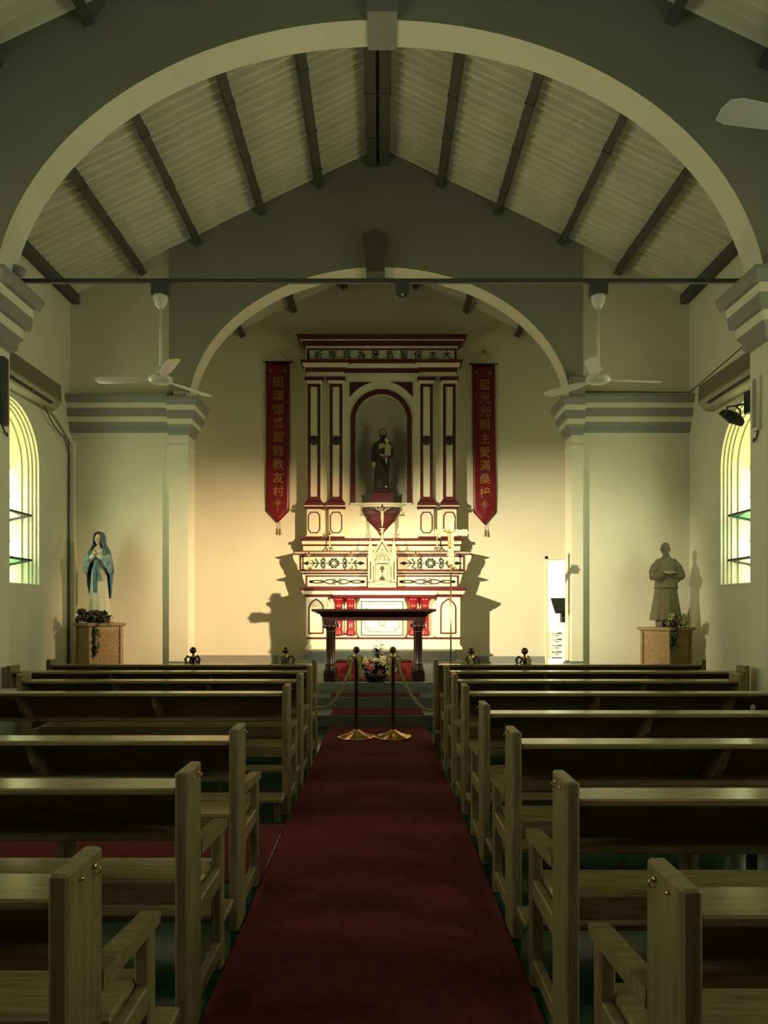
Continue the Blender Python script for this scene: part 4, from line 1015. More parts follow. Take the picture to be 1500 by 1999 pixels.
# ------------------------------------------------------------------ pedestals
def pedestal(px, py, d, rz, s, label, side):
    x, z1 = X(px, d), Z(py, d); z0 = .475; h = s/2; H = z1-z0
    p = thing('pedestal', (x, d, z0), label, 'pedestal', 'cane pedestals', rz=rz)
    MB().stack(-h, h, -h, h, [(0, H-.05), (.025, H-.045), (.03, H-.02), (.03, H)], b=1).build('top_slab', PEDW, p, True)
    MB().stack(-h, h, -h, h, [(.015, 0), (.015, .06), (0, .07)], b=1).build('foot', PEDW, p, True)
    for sx in (-1, 1):
        for sy in (-1, 1): MB().box(sx*h, sx*(h-.05), sy*h, sy*(h-.05), .06, H-.05, c=.005).build('corner_post', PEDW, p, True)
    MB().box(-h+.03, h-.03, -h+.03, h-.03, .06, H-.06).build('core', PEDW, p, True)
    br = MB(); rows = int((H-.17)/.034); cols = 9; bw = (s-.10)/cols
    for r_ in range(rows):
        for c in range(cols+1):
            u0 = -h+.05+(c-(.5 if r_ % 2 else 0))*bw; u1 = u0+bw*.86
            u0, u1 = max(u0, -h+.05), min(u1, h-.05)
            if u1-u0 < .006: continue
            z = .075+r_*.034
            br.add([(u0, 0, z), (u1, 0, z), (u1, 0, z+.026), (u0, 0, z+.026), ((u0+u1)/2, -.016, z+.004), ((u0+u1)/2, -.016, z+.022)], [(0, 1, 4), (1, 2, 5, 4), (2, 3, 5), (3, 0, 4, 5)])
    o = br.build('woven_panel', RATTAN, None); me = o.data; bpy.data.objects.remove(o)
    for k in range(4):
        q = link('woven_panel', me, p, (h*.0, 0, 0), (0, 0, 0)); a = k*pi/2
        q.location = ((h-.028)*math.sin(a), -(h-.028)*math.cos(a), 0); q.rotation_euler = (0, 0, a); q['kind'] = 'stuff'
        for za, zb in ((H-.10, H-.05), (.06, .075)):
            fr = MB().box(-h+.05, h-.05, -.006, .012, za, zb).build('rail', PEDW, p, True)
            fr.location = q.location; fr.rotation_euler = q.rotation_euler
    return x, d, z1
PD = 10.72
plx, ply, plz = pedestal(194, 1215.5, PD, R(44), .515, 'woven cane pedestal under the white and blue statue', -1)
prx, pry, prz = pedestal(1301, 1224, PD, R(30), .525, 'woven cane pedestal under the grey robed statue', 1)

# ================================================================== STATUES
def rloft(mb, rings, n=40, m=0, M=None):       # (cx, cy, z, rx, ry, fold amplitude, fold count, phase)
    rs = []
    for c in rings:
        cx, cy, z, rx, ry = c[:5]; fa, fn, ph = (c[5:8] if len(c) > 5 else (0, 0, 0))
        row = []
        for j in range(n):
            a = 2*pi*j/n; k = 1+fa*math.sin(fn*a+ph)+fa*.5*math.sin((fn*2+1)*a+ph*2)
            row.append((cx+rx*k*math.cos(a), cy+ry*k*math.sin(a), z))
        rs.append(row)
    mb.rings(rs, m, True, M=M); return mb
def hand(mb, base, dirv, side, s=1.0, m=0, curl=.0):
    B = Vector(base); d = Vector(dirv).normalized(); w = Vector(side).normalized(); nrm = d.cross(w)
    mb.tube([B, B+d*.025*s, B+d*.05*s], [.014*s, .02*s, .019*s], 8, m, flat=.6)
    for k, L in enumerate((.038, .044, .042, .032)):
        o = B+d*.046*s+w*(k-1.5)*.0095*s
        mb.tube([o, o+d*L*.5*s+nrm*curl*.3*L*s, o+d*L*.95*s+nrm*curl*L*s], [.0055*s, .005*s, .0035*s], 6, m)
    o = B+d*.015*s-w*.018*s
    mb.tube([o, o-w*.012*s+d*.014*s, o-w*.012*s+d*.032*s], [.0065*s, .006*s, .004*s], 6, m)
def head(mb, c, s, M=None):
    # egg-shaped head with nose, brows, chin and ears; face looks towards -y
    x, y, z = c
    rs = []
    for i in range(13):
        t = -1+2*i/12; a = math.acos(max(-1, min(1, t)))
        k = math.sin(a)
        wx = .074*s*k*(1-.22*max(0, -t)); wy = .09*s*k
        rs.append([(x+wx*math.cos(2*pi*j/20), y+wy*math.sin(2*pi*j/20)-(.012*s*max(0, -t)), z+t*.108*s) for j in range(20)])
    rs[0] = [(x+(p[0]-x)+.001*math.cos(j), p[1], p[2]) for j, p in enumerate(rs[0])]
    mb.rings(rs, 0, True, M=M)
    mb.tube([(x, y-.083*s, z+.012*s), (x, y-.10*s, z-.022*s), (x, y-.088*s, z-.03*s)], [.007*s, .013*s, .006*s], 8, M=M)
    mb.ell((x, y-.082*s, z-.055*s), (.022*s, .012*s, .009*s), nu=10, nv=6, M=M)
    mb.ell((x, y-.07*s, z-.088*s), (.024*s, .02*s, .018*s), nu=10, nv=6, M=M)
    for q in (-1, 1):
        mb.ell((x+q*.03*s, y-.078*s, z+.022*s), (.02*s, .01*s, .006*s), nu=10, nv=6, M=M)
        mb.ell((x+q*.072*s, y+.005*s, z-.012*s), (.009*s, .018*s, .028*s), nu=8, nv=6, M=M)
def eyes(mb, c, s, M=None):
    x, y, z = c
    for q in (-1, 1): mb.ell((x+q*.03*s, y-.082*s, z+.006*s), (.014*s, .006*s, .006*s), nu=8, nv=6, M=M)
def remesh(o, v, sm=2):
    r = o.modifiers.new('merge', 'REMESH'); r.mode = 'VOXEL'; r.voxel_size = v; r.use_smooth_shade = True
    if sm:
        k = o.modifiers.new('soft', 'SMOOTH'); k.factor = .5; k.iterations = sm

# --- white and blue praying statue on the left
ms = thing('statue', (plx, ply, plz), 'praying statue in white robe and blue mantle on the left pedestal', 'statue')
def L3(x, y, z): return (x, y, z)
rb = MB()
rloft(rb, [(0, 0, .10, .155, .125, .06, 9, .3), (0, 0, .16, .150, .120, .06, 9, .3), (0, 0, .35, .138, .110, .05, 9, .5), (0, 0, .55, .125, .100, .04, 9, .9), (0, 0, .75, .110, .09, .03, 9, 1.2), (0, 0, .90, .088, .074, .015, 9, 1.4), (0, 0, .945, .082, .07), (0, 0, 1.0, .098, .078), (0, 0, 1.06, .112, .074), (0, 0, 1.11, .092, .058), (0, 0, 1.135, .045, .04), (0, .0, 1.17, .032, .034)])
for q in (-1, 1):
    rb.tube([(q*.095, .0, 1.07), (q*.135, -.03, .98), (q*.125, -.08, .93), (q*.05, -.125, .98), (q*.022, -.135, 1.0)], [.04, .046, .048, .034, .024], 12)
o = rb.build('robe', MROBE, ms, True); remesh(o, .007, 1)
for q in (-1, 1):
    dp = MB(); dp.tube([(q*.150, -.02, 1.0), (q*.168, -.055, .92), (q*.155, -.10, .925), (q*.09, -.135, .965)], [.04, .052, .05, .036], 12)
    dp.tube([(q*.165, -.06, .93), (q*.172, -.07, .84), (q*.178, -.06, .76), (q*.175, -.05, .72)], [.045, .042, .034, .012], 10, flat=.6)
    dp.tube([(q*.12, -.11, .93), (q*.13, -.105, .86), (q*.15, -.09, .80)], [.036, .03, .012], 10, flat=.6)
    d_ = dp.build('sleeve', MLBLUE, ms, True); remesh(d_, .007, 1)
hd = MB(); head(hd, (0, -.012, 1.245), .80); hd.tube([(0, 0, 1.10), (0, -.005, 1.18)], .034, 12)
hd.rings([[(.03*math.cos(t), -.06+.02*math.sin(t), 1.10) for t in [2*pi*j/12 for j in range(12)]], [(.05*math.cos(t), -.055+.02*math.sin(t), 1.125) for t in [2*pi*j/12 for j in range(12)]]])
fm = hd.build('face', SKIN, ms, True)
hm = MB()
for q in (-1, 1): hand(hm, (q*.012, -.14, 1.0), (-.05*q, -.35, 1), (0, 1, .3), 1.25)
hm.build('hands', SKIN, ms, True)
ey = MB(); eyes(ey, (0, -.012, 1.245), .80); ey.tube([(-.014, -.084, 1.20), (.014, -.084, 1.20)], .0035, 6); ey.build('eyes_and_lips', BROWNL, fm, True)
hr = MB()
arc = []
for i in range(15):
    t = R(-40+260*i/14); arc.append((.062*math.cos(t), -.035, 1.255+.085*math.sin(t)))
arc = [(.05, -.04, 1.13)]+arc[1:-1]+[(-.05, -.04, 1.13)]
hr.tube(arc, .021, 8); o = hr.build('hair', DARKH, ms, True)
# mantle: open shell around head, shoulders and back
def mantle(rows, gap, n, m, name, par, th=.008):
    rs = []
    for (cx, cy, z, rx, ry, g, wob) in rows:
        row = []
        for j in range(n+1):
            a = -pi/2+R(g)+(2*pi-2*R(g))*j/n
            k = 1+wob*math.sin(j*1.35+z*6)
            row.append((cx+rx*k*math.cos(a), cy+ry*k*math.sin(a), z))
        rs.append(row)
    o = MB().rings(rs, 0, True, False, False).build(name, m, par, True)
    so = o.modifiers.new('thickness', 'SOLIDIFY'); so.thickness = th; so.offset = 0
    return o
mantle([(0, .01, 1.352, .012, .012, 40, 0), (0, 0, 1.345, .05, .055, 42, 0), (0, -.002, 1.32, .075, .08, 40, 0), (0, 0, 1.27, .088, .092, 40, 0), (0, 0, 1.20, .092, .092, 42, .01), (0, 0, 1.14, .11, .09, 42, .01), (0, 0, 1.09, .150, .095, 40, .02), (0, 0, 1.02, .172, .10, 42, .02), (0, 0, .95, .182, .11, 50, .03)], 40, 36, MBLUE, 'veil', ms)
mantle([(0, 0, .97, .182, .115, 42, .02), (0, 0, .88, .195, .13, 46, .03), (0, 0, .80, .205, .125, 52, .05), (0, 0, .74, .200, .12, 62, .06)], 40, 44, MBLUE, 'cape', ms)
mantle([(0, .01, .78, .192, .12, 66, .04), (0, .01, .70, .185, .12, 70, .05), (0, .01, .58, .180, .12, 76, .05), (0, .02, .48, .168, .115, 84, .05), (0, .02, .36, .155, .11, 100, .04)], 40, 44, MBLUE, 'mantle_back', ms)
sa = MB(); sa.rings([[(.09*math.cos(t), .077*math.sin(t), z) for t in [2*pi*j/24 for j in range(24)]] for z in (.925, .95)], 0, True, False)
sa.ribbon([(-.012, .935), (-.022, .80), (-.028, .60), (-.022, .45)], [.03, .045, .05, .045], -.122, -.108)
sa.ribbon([(.008, .935), (.018, .84), (.035, .73), (.062, .62)], [.025, .035, .035, .03], -.118, -.104)
sa.build('sash', MBLUE, ms, True)
MB().lathe([(.15, 0), (.155, .02), (.15, .08), (.12, .11)], 20).build('statue_base', STONE, ms, True)

# --- grey robed priest statue on the right
ps = thing('statue', (prx, pry, prz), 'grey-brown statue of a bald man in long robe reading a book', 'statue')
gb_ = MB()
rloft(gb_, [(.0, 0, .10, .232, .165, .05, 7, .4), (.0, 0, .14, .230, .165, .05, 7, .4), (0, 0, .32, .198, .148, .045, 7, .5), (0, 0, .50, .170, .128, .03, 7, .6), (0, 0, .60, .158, .118, .015, 7, .6), (0, 0, .66, .155, .115)])
rloft(gb_, [(0, 0, .58, .172, .132, .012, 5, 0), (0, 0, .70, .162, .125, .012, 5, 0), (0, 0, .82, .150, .115), (0, 0, .92, .150, .112), (0, 0, .985, .138, .098), (0, 0, 1.02, .10, .078), (0, 0, 1.05, .055, .055), (0, -.005, 1.09, .046, .048)])
for q in (-1, 1):
    gb_.ell((q*.105, .0, .955), (.066, .075, .07)); gb_.tube([(q*.105, .0, .96), (q*.165, -.005, .89), (q*.188, -.012, .82), (q*.198, -.03, .76), (q*.15, -.11, .755), (q*.08, -.155, .79)], [.058, .068, .072, .074, .066, .05], 14)
    gb_.tube([(q*.15, -.07, .75), (q*.13, -.09, .69), (q*.12, -.09, .66)], [.055, .04, .02], 10)
    gb_.ell((q*.07, -.13, .105), (.04, .075, .03))
Mh = Matrix.Translation((-.02, -.02, 1.165)) @ Matrix.Rotation(R(-22), 4, 'Z') @ Matrix.Rotation(R(10), 4, 'X')
head(gb_, (0, 0, 0), .93, Mh)
gb_.lathe([(.14, 0), (.15, .01), (.15, .09), (.13, .10)], 20)
for x0 in (-.02,): gb_.box(-.018, -.006, -.137, -.125, .585, .68)
o = gb_.build('body', STONE, ps, True); remesh(o, .0065, 1)
bk = MB(); Mb = Matrix.Translation((-.03, -.185, .80)) @ Matrix.Rotation(R(22), 4, 'X')
bk.box(-.075, 0, -.045, .045, 0, .010, c=.003, M=Mb @ Matrix.Rotation(R(8), 4, 'Y')); bk.box(0, .075, -.045, .045, 0, .010, c=.003, M=Mb @ Matrix.Rotation(R(-8), 4, 'Y')); 
LSTONE = mat('pale_worn_stone', (.36, .33, .2), .7, var=.15, scale=20)
bk.build('open_book', LSTONE, ps, True)
hm = MB()
hand(hm, (-.09, -.165, .795), (.9, -.4, .2), (.3, -.8, .2), 1.3); hand(hm, (.075, -.17, .795), (-.9, -.35, .2), (-.3, -.8, .2), 1.3)
hm.build('hands', LSTONE, ps, True)
ey = MB(); eyes(ey, (0, 0, 0), .93, Mh); ey.build('eyes', BROWNL, ps, True)
hem = MB(); hem.rings([[(.176*math.cos(t), .135*math.sin(t), z) for t in [2*pi*j/32 for j in range(32)]] for z in (.572, .584)], 0, True, False); hem.build('jacket_hem', BROWNL, ps, True)

# --- niche statue of a bearded man carrying a child
jy = 13.03; jx = X(746.5, jy); jz = Z(961, jy)
js = thing('statue', (jx, jy, jz), 'dark statue of a bearded man carrying a child in the niche', 'statue')
jb = MB(); S = 1.10/1.16
rloft(jb, [(-.01, 0, .06, .135, .09, .06, 7, .2), (-.01, 0, .12, .13, .09, .06, 7, .2), (-.012, 0, .3, .125, .085, .05, 7, .5), (-.012, 0, .5, .125, .085, .04, 7, .8), (-.01, 0, .68, .122, .082, .03, 7, 1), (0, 0, .8, .125, .08), (0, 0, .88, .125, .075), (0, 0, .93, .09, .06), (0, 0, .96, .045, .042), (0, 0, 1.0, .036, .036)])
jb.tube([(-.11, 0, .89), (-.155, -.01, .76), (-.165, -.03, .62), (-.15, -.05, .55)], [.046, .048, .046, .034], 12)
jb.tube([(.11, 0, .89), (.16, -.02, .76), (.165, -.05, .64), (.11, -.10, .62), (.05, -.11, .635)], [.046, .05, .05, .044, .034], 12)
jb.tube([(-.02, -.06, .5), (.05, -.075, .35), (.06, -.08, .2), (.10, -.075, .16)], [.05, .05, .045, .02], 10)
jb.tube([(.09, -.05, .6), (.11, -.05, .45), (.10, -.05, .3)], [.05, .04, .02], 10)
o = jb.build('robe', JBROWN, js, True); remesh(o, .007, 1)
hd = MB(); head(hd, (.01, -.012, 1.065), .78); hd.tube([(0, 0, .96), (.008, -.005, 1.01)], .033, 10); fc = hd.build('face', mat('dark_painted_face', (.30, .24, .15), .6), js, True)
be = MB(); be.ell((.01, -.062, .985), (.042, .032, .05)); be.tube([(-.05, -.03, 1.06), (-.04, -.05, 1.01), (.01, -.07, .985), (.06, -.05, 1.01), (.07, -.03, 1.06)], .016, 8)
be.ell((.01, .024, 1.095), (.069, .074, .072)); be.build('hair_and_beard', DARKH, js, True)
ey = MB(); eyes(ey, (.01, -.012, 1.065), .78); ey.build('eyes', DARKH, fc, True)
hm = MB(); hand(hm, (-.15, -.055, .55), (.05, -.1, -1), (1, 0, 0), 1.25); hand(hm, (.06, -.115, .63), (-.9, -.1, .3), (0, 0, 1), 1.2); hm.ell((.07, -.085, .088), (.024, .05, .02)); hm.build('hands_and_foot', SKIN, js, True)
cp = MB(); cp.prism([(-.05, .86), (.06, .87), (.03, .79), (-.07, .76)], -.1, -.07); cp.build('collar', JPALE, js, True)
ch = MB()
rloft(ch, [(.095, -.10, .60, .04, .035), (.095, -.10, .66, .062, .045, .05, 6, 0), (.10, -.095, .76, .055, .042), (.10, -.09, .84, .048, .036), (.095, -.09, .875, .02, .02)], 20)
ch.tube([(.14, -.09, .83), (.155, -.11, .78), (.13, -.14, .76)], [.022, .02, .014], 8); ch.tube([(.06, -.09, .83), (.03, -.12, .80), (.01, -.13, .83)], [.022, .019, .014], 8)
ch.tube([(.08, -.11, .63), (.07, -.13, .56), (.075, -.13, .50)], [.022, .018, .012], 8)
o = ch.build('child', JPALE, js, True); remesh(o, .006, 1)
chh = MB(); head(chh, (.085, -.095, .925), .52); chh.build('child_head', SKIN, js, True)
hh = MB(); hh.ell((.087, -.083, .942), (.046, .05, .046)); hh.build('child_hair', JBROWN, js, True)
MB().lathe([(.16, 0), (.17, .015), (.165, .05), (.12, .07)], 24, M=Matrix.Diagonal((1, .62, 1, 1))).build('statue_base', JBROWN, js, True)

# ------------------------------------------------------------------ garlands at the feet of the statues
def garland(x, y, z, label, seed, wide, trail, tx, pale):
    random.seed(seed)
    g = thing('garland', (x, y, z), label, 'garland', 'silk garlands at the statues')
    fo = MB()
    for i in range(380):
        u_ = random.uniform(-1, 1); cx = u_*wide; h = .16*(1-.45*abs(u_))
        b = Vector((cx, -.02*random.random(), random.random()*h)); a = random.random()*2*pi; L = random.uniform(.035, .075)
        leaf(fo, b, b+Vector((L*math.cos(a), -abs(L*math.sin(a))*.8, random.uniform(-.3, .9)*L)), L*.55, 0, .15)
    f = fo.build('foliage', LEAFM, g, True); f['kind'] = 'stuff'
    tr = MB(); tr.tube([(tx, -.03, .03), (tx, -.09, .0), (tx+.01, -.10, -trail*.5), (tx+.005, -.10, -trail)], .004, 6)
    for i in range(int(330*trail)):
        t = random.random(); wz = -.0-trail*t; ww = .075*(1-.55*t)
        b = Vector((tx+random.uniform(-1, 1)*ww, -.095+random.uniform(-.02, .02), wz)); a = random.random()*2*pi; L = random.uniform(.03, .06)
        leaf(tr, b, b+Vector((L*math.cos(a), -.03*random.random(), L*math.sin(a)-.02)), L*.6, 0, .15)
    q = tr.build('trailing_vine', LEAFM if pale == 0 else MATS['dark_green_leaf'], g, True); q['kind'] = 'stuff'
    for i in range(22):
        k = link('rose' if pale == 0 else 'lily', FLW[pale], g, (random.uniform(-1, 1)*wide*.95, -.04-.05*random.random(), .03+random.random()*.13), (R(60+random.uniform(-30, 30)), random.uniform(-.7, .7), random.uniform(-1, 1)), (1.7, 1.7, 1.7) if pale == 0 else (1, 1, 1))
def rose_mesh():
    mb = MB()
    for r_, n, e in ((.012, 4, 1.3), (.022, 5, 1.0), (.032, 6, .6)):
        for k in range(n):
            a = 2*pi*k/n+r_*40; leaf(mb, (0, 0, 0), (r_*1.2*math.cos(a)*math.cos(e*.6), r_*1.2*math.sin(a)*math.cos(e*.6), .03*math.sin(e)), .026, 0, -.2)
    o = mb.build('rose', PETALD); me = o.data; bpy.data.objects.remove(o); return me
FLW = [rose_mesh(), lily_mesh(.055, mat('dusty_yellow_petal', (.30, .28, .14), .6, var=.2), 'lily')]
gx = X(200, PD-.3)
garland(plx+.02, PD-.22, plz+.002, 'dark silk flowers at the feet of the blue mantled statue', 11, .22, .46, .035, 0)
garland(prx+.03, PD-.24, prz+.002, 'pale lilies with dark vine at the feet of the grey statue', 12, .17, .27, -.055, 1)

# ================================================================== FITTINGS ON WALLS AND OVERHEAD
RY = D1B+.10
def tie_rod(y, label):
    r = MB().box(-A1-.02, A1+.02, y-.022, y+.022, Z(553, RY), Z(545, RY), c=.004).build('tie_beam', DKGREY); return tag(r, label, 'beam')
ZR0 = Z(553, RY)
tie_rod(RY, 'thin grey steel beam across the large arch carrying the fans')
tie_rod(3.52, 'thin grey steel beam overhead nearer the viewer, above the picture')
def make_fan(angle):
    f = bpy.data.objects.new('ceiling_fan', None); COL.objects.link(f)
    MB().box(-.085, .085, -.06, .06, -.135, .0, c=.005).build('mount_box', DKGREY, f, True)
    MB().lathe([(.072, -.13), (.074, -.15), (.06, -.21), (.035, -.25), (.018, -.265)], 20).build('upper_canopy', WHITE, f, True)
    MB().lathe([(.014, -.25), (.014, -.88)], 12).build('downrod', WHITE, f, True)
    MB().lathe([(.03, -.86), (.045, -.88), (.05, -.94), (.09, -.955), (.118, -.965), (.122, -.985), (.115, -1.005), (.09, -1.02), (.05, -1.03), (.005, -1.032)], 24).build('motor', WHITE, f, True)
    for k in range(3):
        a = angle+k*2*pi/3
        Mz = Matrix.Rotation(a, 4, 'Z') @ Matrix.Translation((0, 0, -.985)) @ Matrix.Rotation(R(11), 4, 'X')
        top = [(.10, -.03), (.20, -.04), (.24, -.062), (.62, -.075), (.67, -.06), (.685, 0), (.67, .05), (.62, .065), (.24, .055), (.20, .035), (.10, .03)]
        vs = [(x, y, .003) for x, y in top]+[(x, y, -.003) for x, y in top]; n = len(top)
        MB().add(vs, [list(range(n)), list(range(2*n-1, n-1, -1))]+[(i, i+n, (i+1) % n+n, (i+1) % n) for i in range(n)], M=Mz).build('blade', WHITE, f, True)
    return f
for px, an, lb in ((313.5, R(178), 'white ceiling fan hanging left of the chancel arch'), (1168.5, R(8), 'white ceiling fan hanging right of the chancel arch')):
    f = make_fan(an); f.location = (X(px, RY), RY, ZR0); tag(f, lb, 'fan', 'ceiling fans')
f = make_fan(R(192)); f.location = (2.28, 3.52, ZR0); tag(f, 'white ceiling fan nearest the viewer, one blade at the right edge', 'fan', 'ceiling fans')
jb_ = thing('junction_box', (X(786, RY), RY, ZR0), 'small grey box under the middle of the steel beam', 'box')
MB().prism([(-.07, -.0), (.07, 0), (.07, -.12), (.035, -.16), (-.035, -.16), (-.07, -.12)], -.03, .03).build('box_body', DKGREY, jb_, True)
MB().lathe([(0, 0), (.012, 0), (.012, .01), (0, .01)], 10, M=Matrix.Translation((0, -.03, -.13)) @ Matrix.Rotation(R(90), 4, 'X')).build('screw', WHITE, jb_, True)

# air conditioners
ACPAN = mat('brown_shaded_panel', (.17, .145, .095), .4)  # shade on the white unit's front, put into the panel colour
def aircon(sgn, label):
    y0, y1 = 8.84, 10.37; x0 = sgn*(WALLX-.004)
    a = thing('air_conditioner', (x0, (y0+y1)/2, 4.36), label, 'air conditioner', 'wall air conditioners')
    M = Matrix(((-sgn, 0, 0, x0), (0, 1, 0, 0), (0, 0, 1, 0), (0, 0, 0, 1)))
    pr = [(0, 4.36), (.0, 4.76), (.16, 4.76), (.21, 4.74), (.225, 4.50), (.222, 4.47), (.14, 4.385), (.08, 4.36)]
    vs = [(t, y0, z) for t, z in pr]+[(t, y1, z) for t, z in pr]; n = len(pr)
    MB().add(vs, [list(range(n)), list(range(2*n-1, n-1, -1))]+[(i, i+n, (i+1) % n+n, (i+1) % n) for i in range(n)], M=M).build('casing', ACW, a)
    Mf = M @ Matrix.Translation((.2185, 0, 4.62)) @ Matrix.Rotation(R(-3.6), 4, 'Y')
    MB().box(-.004, .006, y0+.01, y1-.01, -.115, .115, c=.003, M=Mf).build('front_panel', ACPAN, a)
    Ms = M @ Matrix.Translation((.181, 0, 4.4275)) @ Matrix.Rotation(math.atan2(-.085, .082), 4, 'Y')
    MB().box(-.022, .022, y0+.08, y1-.22, -.006, .006, M=Ms).build('air_slot', BLACKP, a)
    MB().box(-.004, .004, (y0+y1)/2-.02, (y0+y1)/2+.0, -.02, .012, M=Ms).build('louvre_clip', ACW, a)
aircon(-1, 'wall air conditioner above the left arched window'); aircon(1, 'wall air conditioner above the right arched window')
# trunking and pipes at the left corner
tr = thing('pipe_trunking', (-WALLX+.06, DS-.06, .475), 'cream pipe trunking down the left corner below the air conditioner', 'pipe')
MB().box(-WALLX+.02, -WALLX+.10, DS-.09, DS-.005, .475, 4.12, c=.01).build('trunk', CREAM, tr)
MB().tube([(-WALLX+.04, 10.36, 4.42), (-WALLX+.05, 10.6, 4.37), (-WALLX+.05, 10.95, 4.2), (-WALLX+.06, DS-.05, 4.05)], .035, 10).build('pipe', CREAM, tr)
MB().tube([(-WALLX+.1, 10.1, 4.36), (-WALLX+.06, 10.5, 4.18), (-WALLX+.05, 10.85, 4.10), (-WALLX+.03, DS-.11, 3.9), (-WALLX+.02, DS-.11, 2.2), (-WALLX+.02, DS-.11, .5)], .009, 8).build('cable', DKGREY, tr)
cbl = MB().tube([(WALLX-.01, D1B+.05, 5.15), (WALLX-.01, DS-.02, Z(767, DS)), (WALLX-.03, DS-.01, Z(766, DS)), (XR+.05, DS-.01, Z(765, DS))], .006, 6).build('wall_cable', DKGREY); tag(cbl, 'thin cable along the right wall above the cornice', 'cable')

# floodlights that light the altar
LENSOFF = mat('dark_lamp_glass', (.02, .022, .022), .1, var=.05)
SOOT = mat('matt_black_visor', (.003, .003, .003), .95, var=.1, spec=.02)
def floodlight(loc, aim, colr, power, label, boxloc):
    f = thing('floodlight', loc, label, 'floodlight', 'altar floodlights')
    v = Vector(aim)-Vector(loc); q = v.to_track_quat('-Z', 'Y'); M = Matrix.Translation(loc) @ q.to_matrix().to_4x4()
    MB().rings([[(x*s1, y*s2, z) for x, y in ((-1, -1), (1, -1), (1, 1), (-1, 1))] for s1, s2, z in ((.07, .045, .07), (.11, .08, .04), (.12, .085, 0), (.12, .085, -.015))], 0, False, M=M).build('housing', BLACKP, f)
    MB().box(-.105, .105, -.07, .07, -.018, -.013, M=M).build('lens', LAMPON if power else LENSOFF, f)
    b = Vector(boxloc)
    MB().tube([tuple(M @ Vector((-.125, 0, .02))), tuple(M @ Vector((-.125, .05, .09))), tuple(M @ Vector((0, .06, .12))), tuple(M @ Vector((.125, .05, .09))), tuple(M @ Vector((.125, 0, .02)))], .009, 8).build('bracket', DKGREY, f)
    MB().tube([tuple(M @ Vector((0, .06, .12))), tuple(b)], .011, 8).build('arm', DKGREY, f)
    MB().box(b.x-.045, b.x+.045, b.y-.045, b.y+.045, b.z-.11, b.z+.11, c=.006).build('ballast_box', BLACKP, f)
    if not power: return
    yaw = math.atan2(-v.x, v.y); Mv = Matrix.Translation(M @ Vector((0, 0, -.06))) @ Matrix.Rotation(yaw, 4, 'Z')
    MB().box(-.15, .15, -.09, .13, -.066, -.060, M=Mv).build('visor', SOOT, f)      # plate that keeps the beam off the steps
    l = bpy.data.lights.new('flood_beam', 'SPOT'); l.energy = power; l.color = colr; l.spot_size = R(48); l.spot_blend = 1.0; l.shadow_soft_size = .02
    o = bpy.data.objects.new('flood_beam', l); COL.objects.link(o); o.parent = f; o.rotation_mode = 'QUATERNION'; o.rotation_quaternion = q
    o.location = (M @ Vector((0, 0, -.06)))-Vector(loc)
floodlight((3.84, 6.50, 3.75), (-2.6, DC, .55), FLOOD_COL_R, FLOOD_W, 'lit black floodlight on the front of the right pier, aimed at the altar', (A1+.16, D1-.047, 3.85))
floodlight((-3.84, 6.50, 3.75), (2.75, DC, .7), FLOOD_COL_L, FLOOD_W, 'lit black floodlight on the front of the left pier, aimed at the altar', (-A1-.16, D1-.047, 3.85))
frz = Z(818, 7.45)
floodlight((X(1428, 7.45), 7.45, frz), (2.2, 9.6, 1.0), FLOOD_COL_R, 0, 'unlit black floodlight hanging behind the right pier beside the window', (X(1465, 7.3), D1B+.047, Z(786, 7.3)))

# column loudspeakers on the pier jambs
def colspeaker(sgn, y0, y1, z0, z1, m, label):
    x0 = sgn*A1; s = thing('column_speaker', (x0, (y0+y1)/2, z0), label, 'loudspeaker', 'column loudspeakers')
    MB().box(x0, x0-sgn*.045, y0, y1, z0, z1, c=.006).build('cabinet', m, s)
    MB().box(x0-sgn*.045, x0-sgn*.05, y0+.015, y1-.015, z0+.03, z1-.03).build('grille', DKGREY if m is not CREAM else GREY, s)
    MB().tube([(x0-sgn*.01, (y0+y1)/2, z0), (x0-sgn*.02, (y0+y1)/2+.02, z0-.07), (x0-sgn*.03, (y0+y1)/2+.05, z0-.10), (x0-sgn*.02, (y0+y1)/2+.06, z0-.06)], .008, 6).build('cord', BROWNL, s)
colspeaker(-1, 7.05, 7.15, Z(830, 7.1), Z(698, 7.1), DKGREY, 'dark slim column loudspeaker on the left pier')
colspeaker(1, 7.03, 7.13, Z(842, 7.1), Z(735, 7.1), CREAM, 'cream slim column loudspeaker on the right pier')
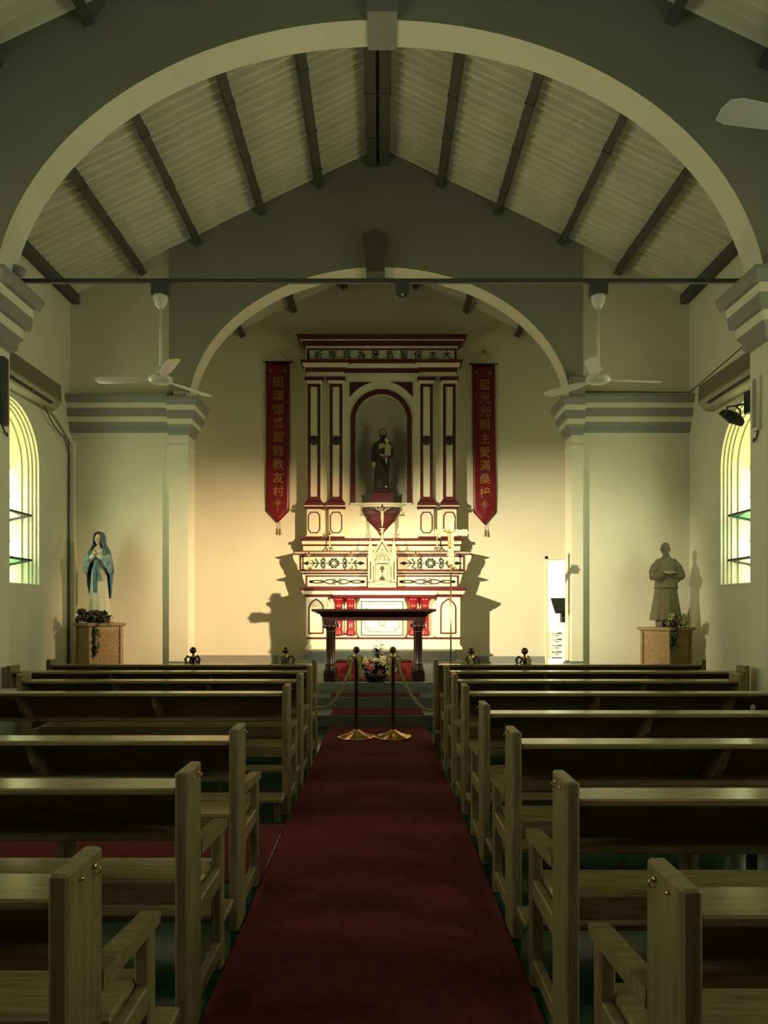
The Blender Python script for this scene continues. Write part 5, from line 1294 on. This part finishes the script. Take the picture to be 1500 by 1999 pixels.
# small boxes on the chancel cornices
def cornice_box(px0, px1, py0, py1, d, m, label):
    b = thing('wall_speaker', (X((px0+px1)/2, d), d, Z(py1, d)), label, 'loudspeaker')
    MB().box(X(px0, d), X(px1, d), d, d+.12, Z(py1, d), Z(py0, d), c=.008).build('cabinet', m, b)
    MB().box(X(px0+2, d), X(px1-2, d), d-.006, d+.01, Z(py1-3, d), Z(py0+2, d), c=.003).build('grille', MOULD, b)
    MB().tube([(X(px0+3, d), d+.03, Z(py1, d)), (X(px0-8, d), d+.02, Z(py1-2, d)), (X(px0-14, d), d+.0, Z(py1+6, d))], .006, 6).build('cord', DKGREY, b)
cornice_box(1115, 1144, 733, 783, 10.93, MOULD, 'small grey speaker box on the right chancel cornice')
cornice_box(339, 366, 764, 783, 10.93, CREAM, 'small cream box on the left chancel cornice')
# small grey flared head on a stem, on the left pier cornice
sl = thing('fitting', (X(40, 7.3), 7.2, 4.76), 'small grey fitting standing on the left pier cornice', 'fitting')
MB().lathe([(.03, 0), (.05, .05), (.055, .11), (.02, .12)], 14, M=Matrix.Translation((X(42, 7.3), 7.22, 4.84)) @ Matrix.Rotation(R(20), 4, 'Y')).build('flared_head', MOULD, sl)
MB().tube([(X(40, 7.3), 7.2, 4.70), (X(41, 7.3), 7.21, 4.86)], .012, 8).build('stem', MOULD, sl)

# bags left on the pews at the far left, ring on a right pew
def bag(x, y, z, w, h, m, label, lean):
    b = thing('cloth_bag', (x, y, z), label, 'bag')
    mb = MB(); rloft(mb, [(0, 0, 0, w*.42, w*.28), (0, 0, .02, w*.5, w*.33), (0, 0, h*.4, w*.52, w*.34, .04, 5, 0), (0, 0, h*.8, w*.42, w*.22, .06, 5, 1), (0, 0, h, w*.36, w*.06, .05, 4, 1)], 24)
    mb.build('bag_body', m, b, True)
    b.rotation_euler = (0, lean, 0)
bag(-3.27, 6.35, 0, .24, .80, BAGG, 'pale grey cloth bag standing at the left end of the pews', 0)
bag(-3.42, 6.02, 0, .24, .86, TEAL, 'dark teal bag standing at the far left picture edge', 0)
rg = MB().lathe([(.013, 0), (.021, 0), (.022, .003), (.018, .007), (.013, .004)], 20, M=Matrix.Translation((X(1471, 5.34), 5.347, Z(1381, 5.34))) @ Matrix.Rotation(R(90), 4, 'X')).build('hat_clip', WHITE); tag(rg, 'small white ring fixed to the back of a right pew', 'ring')
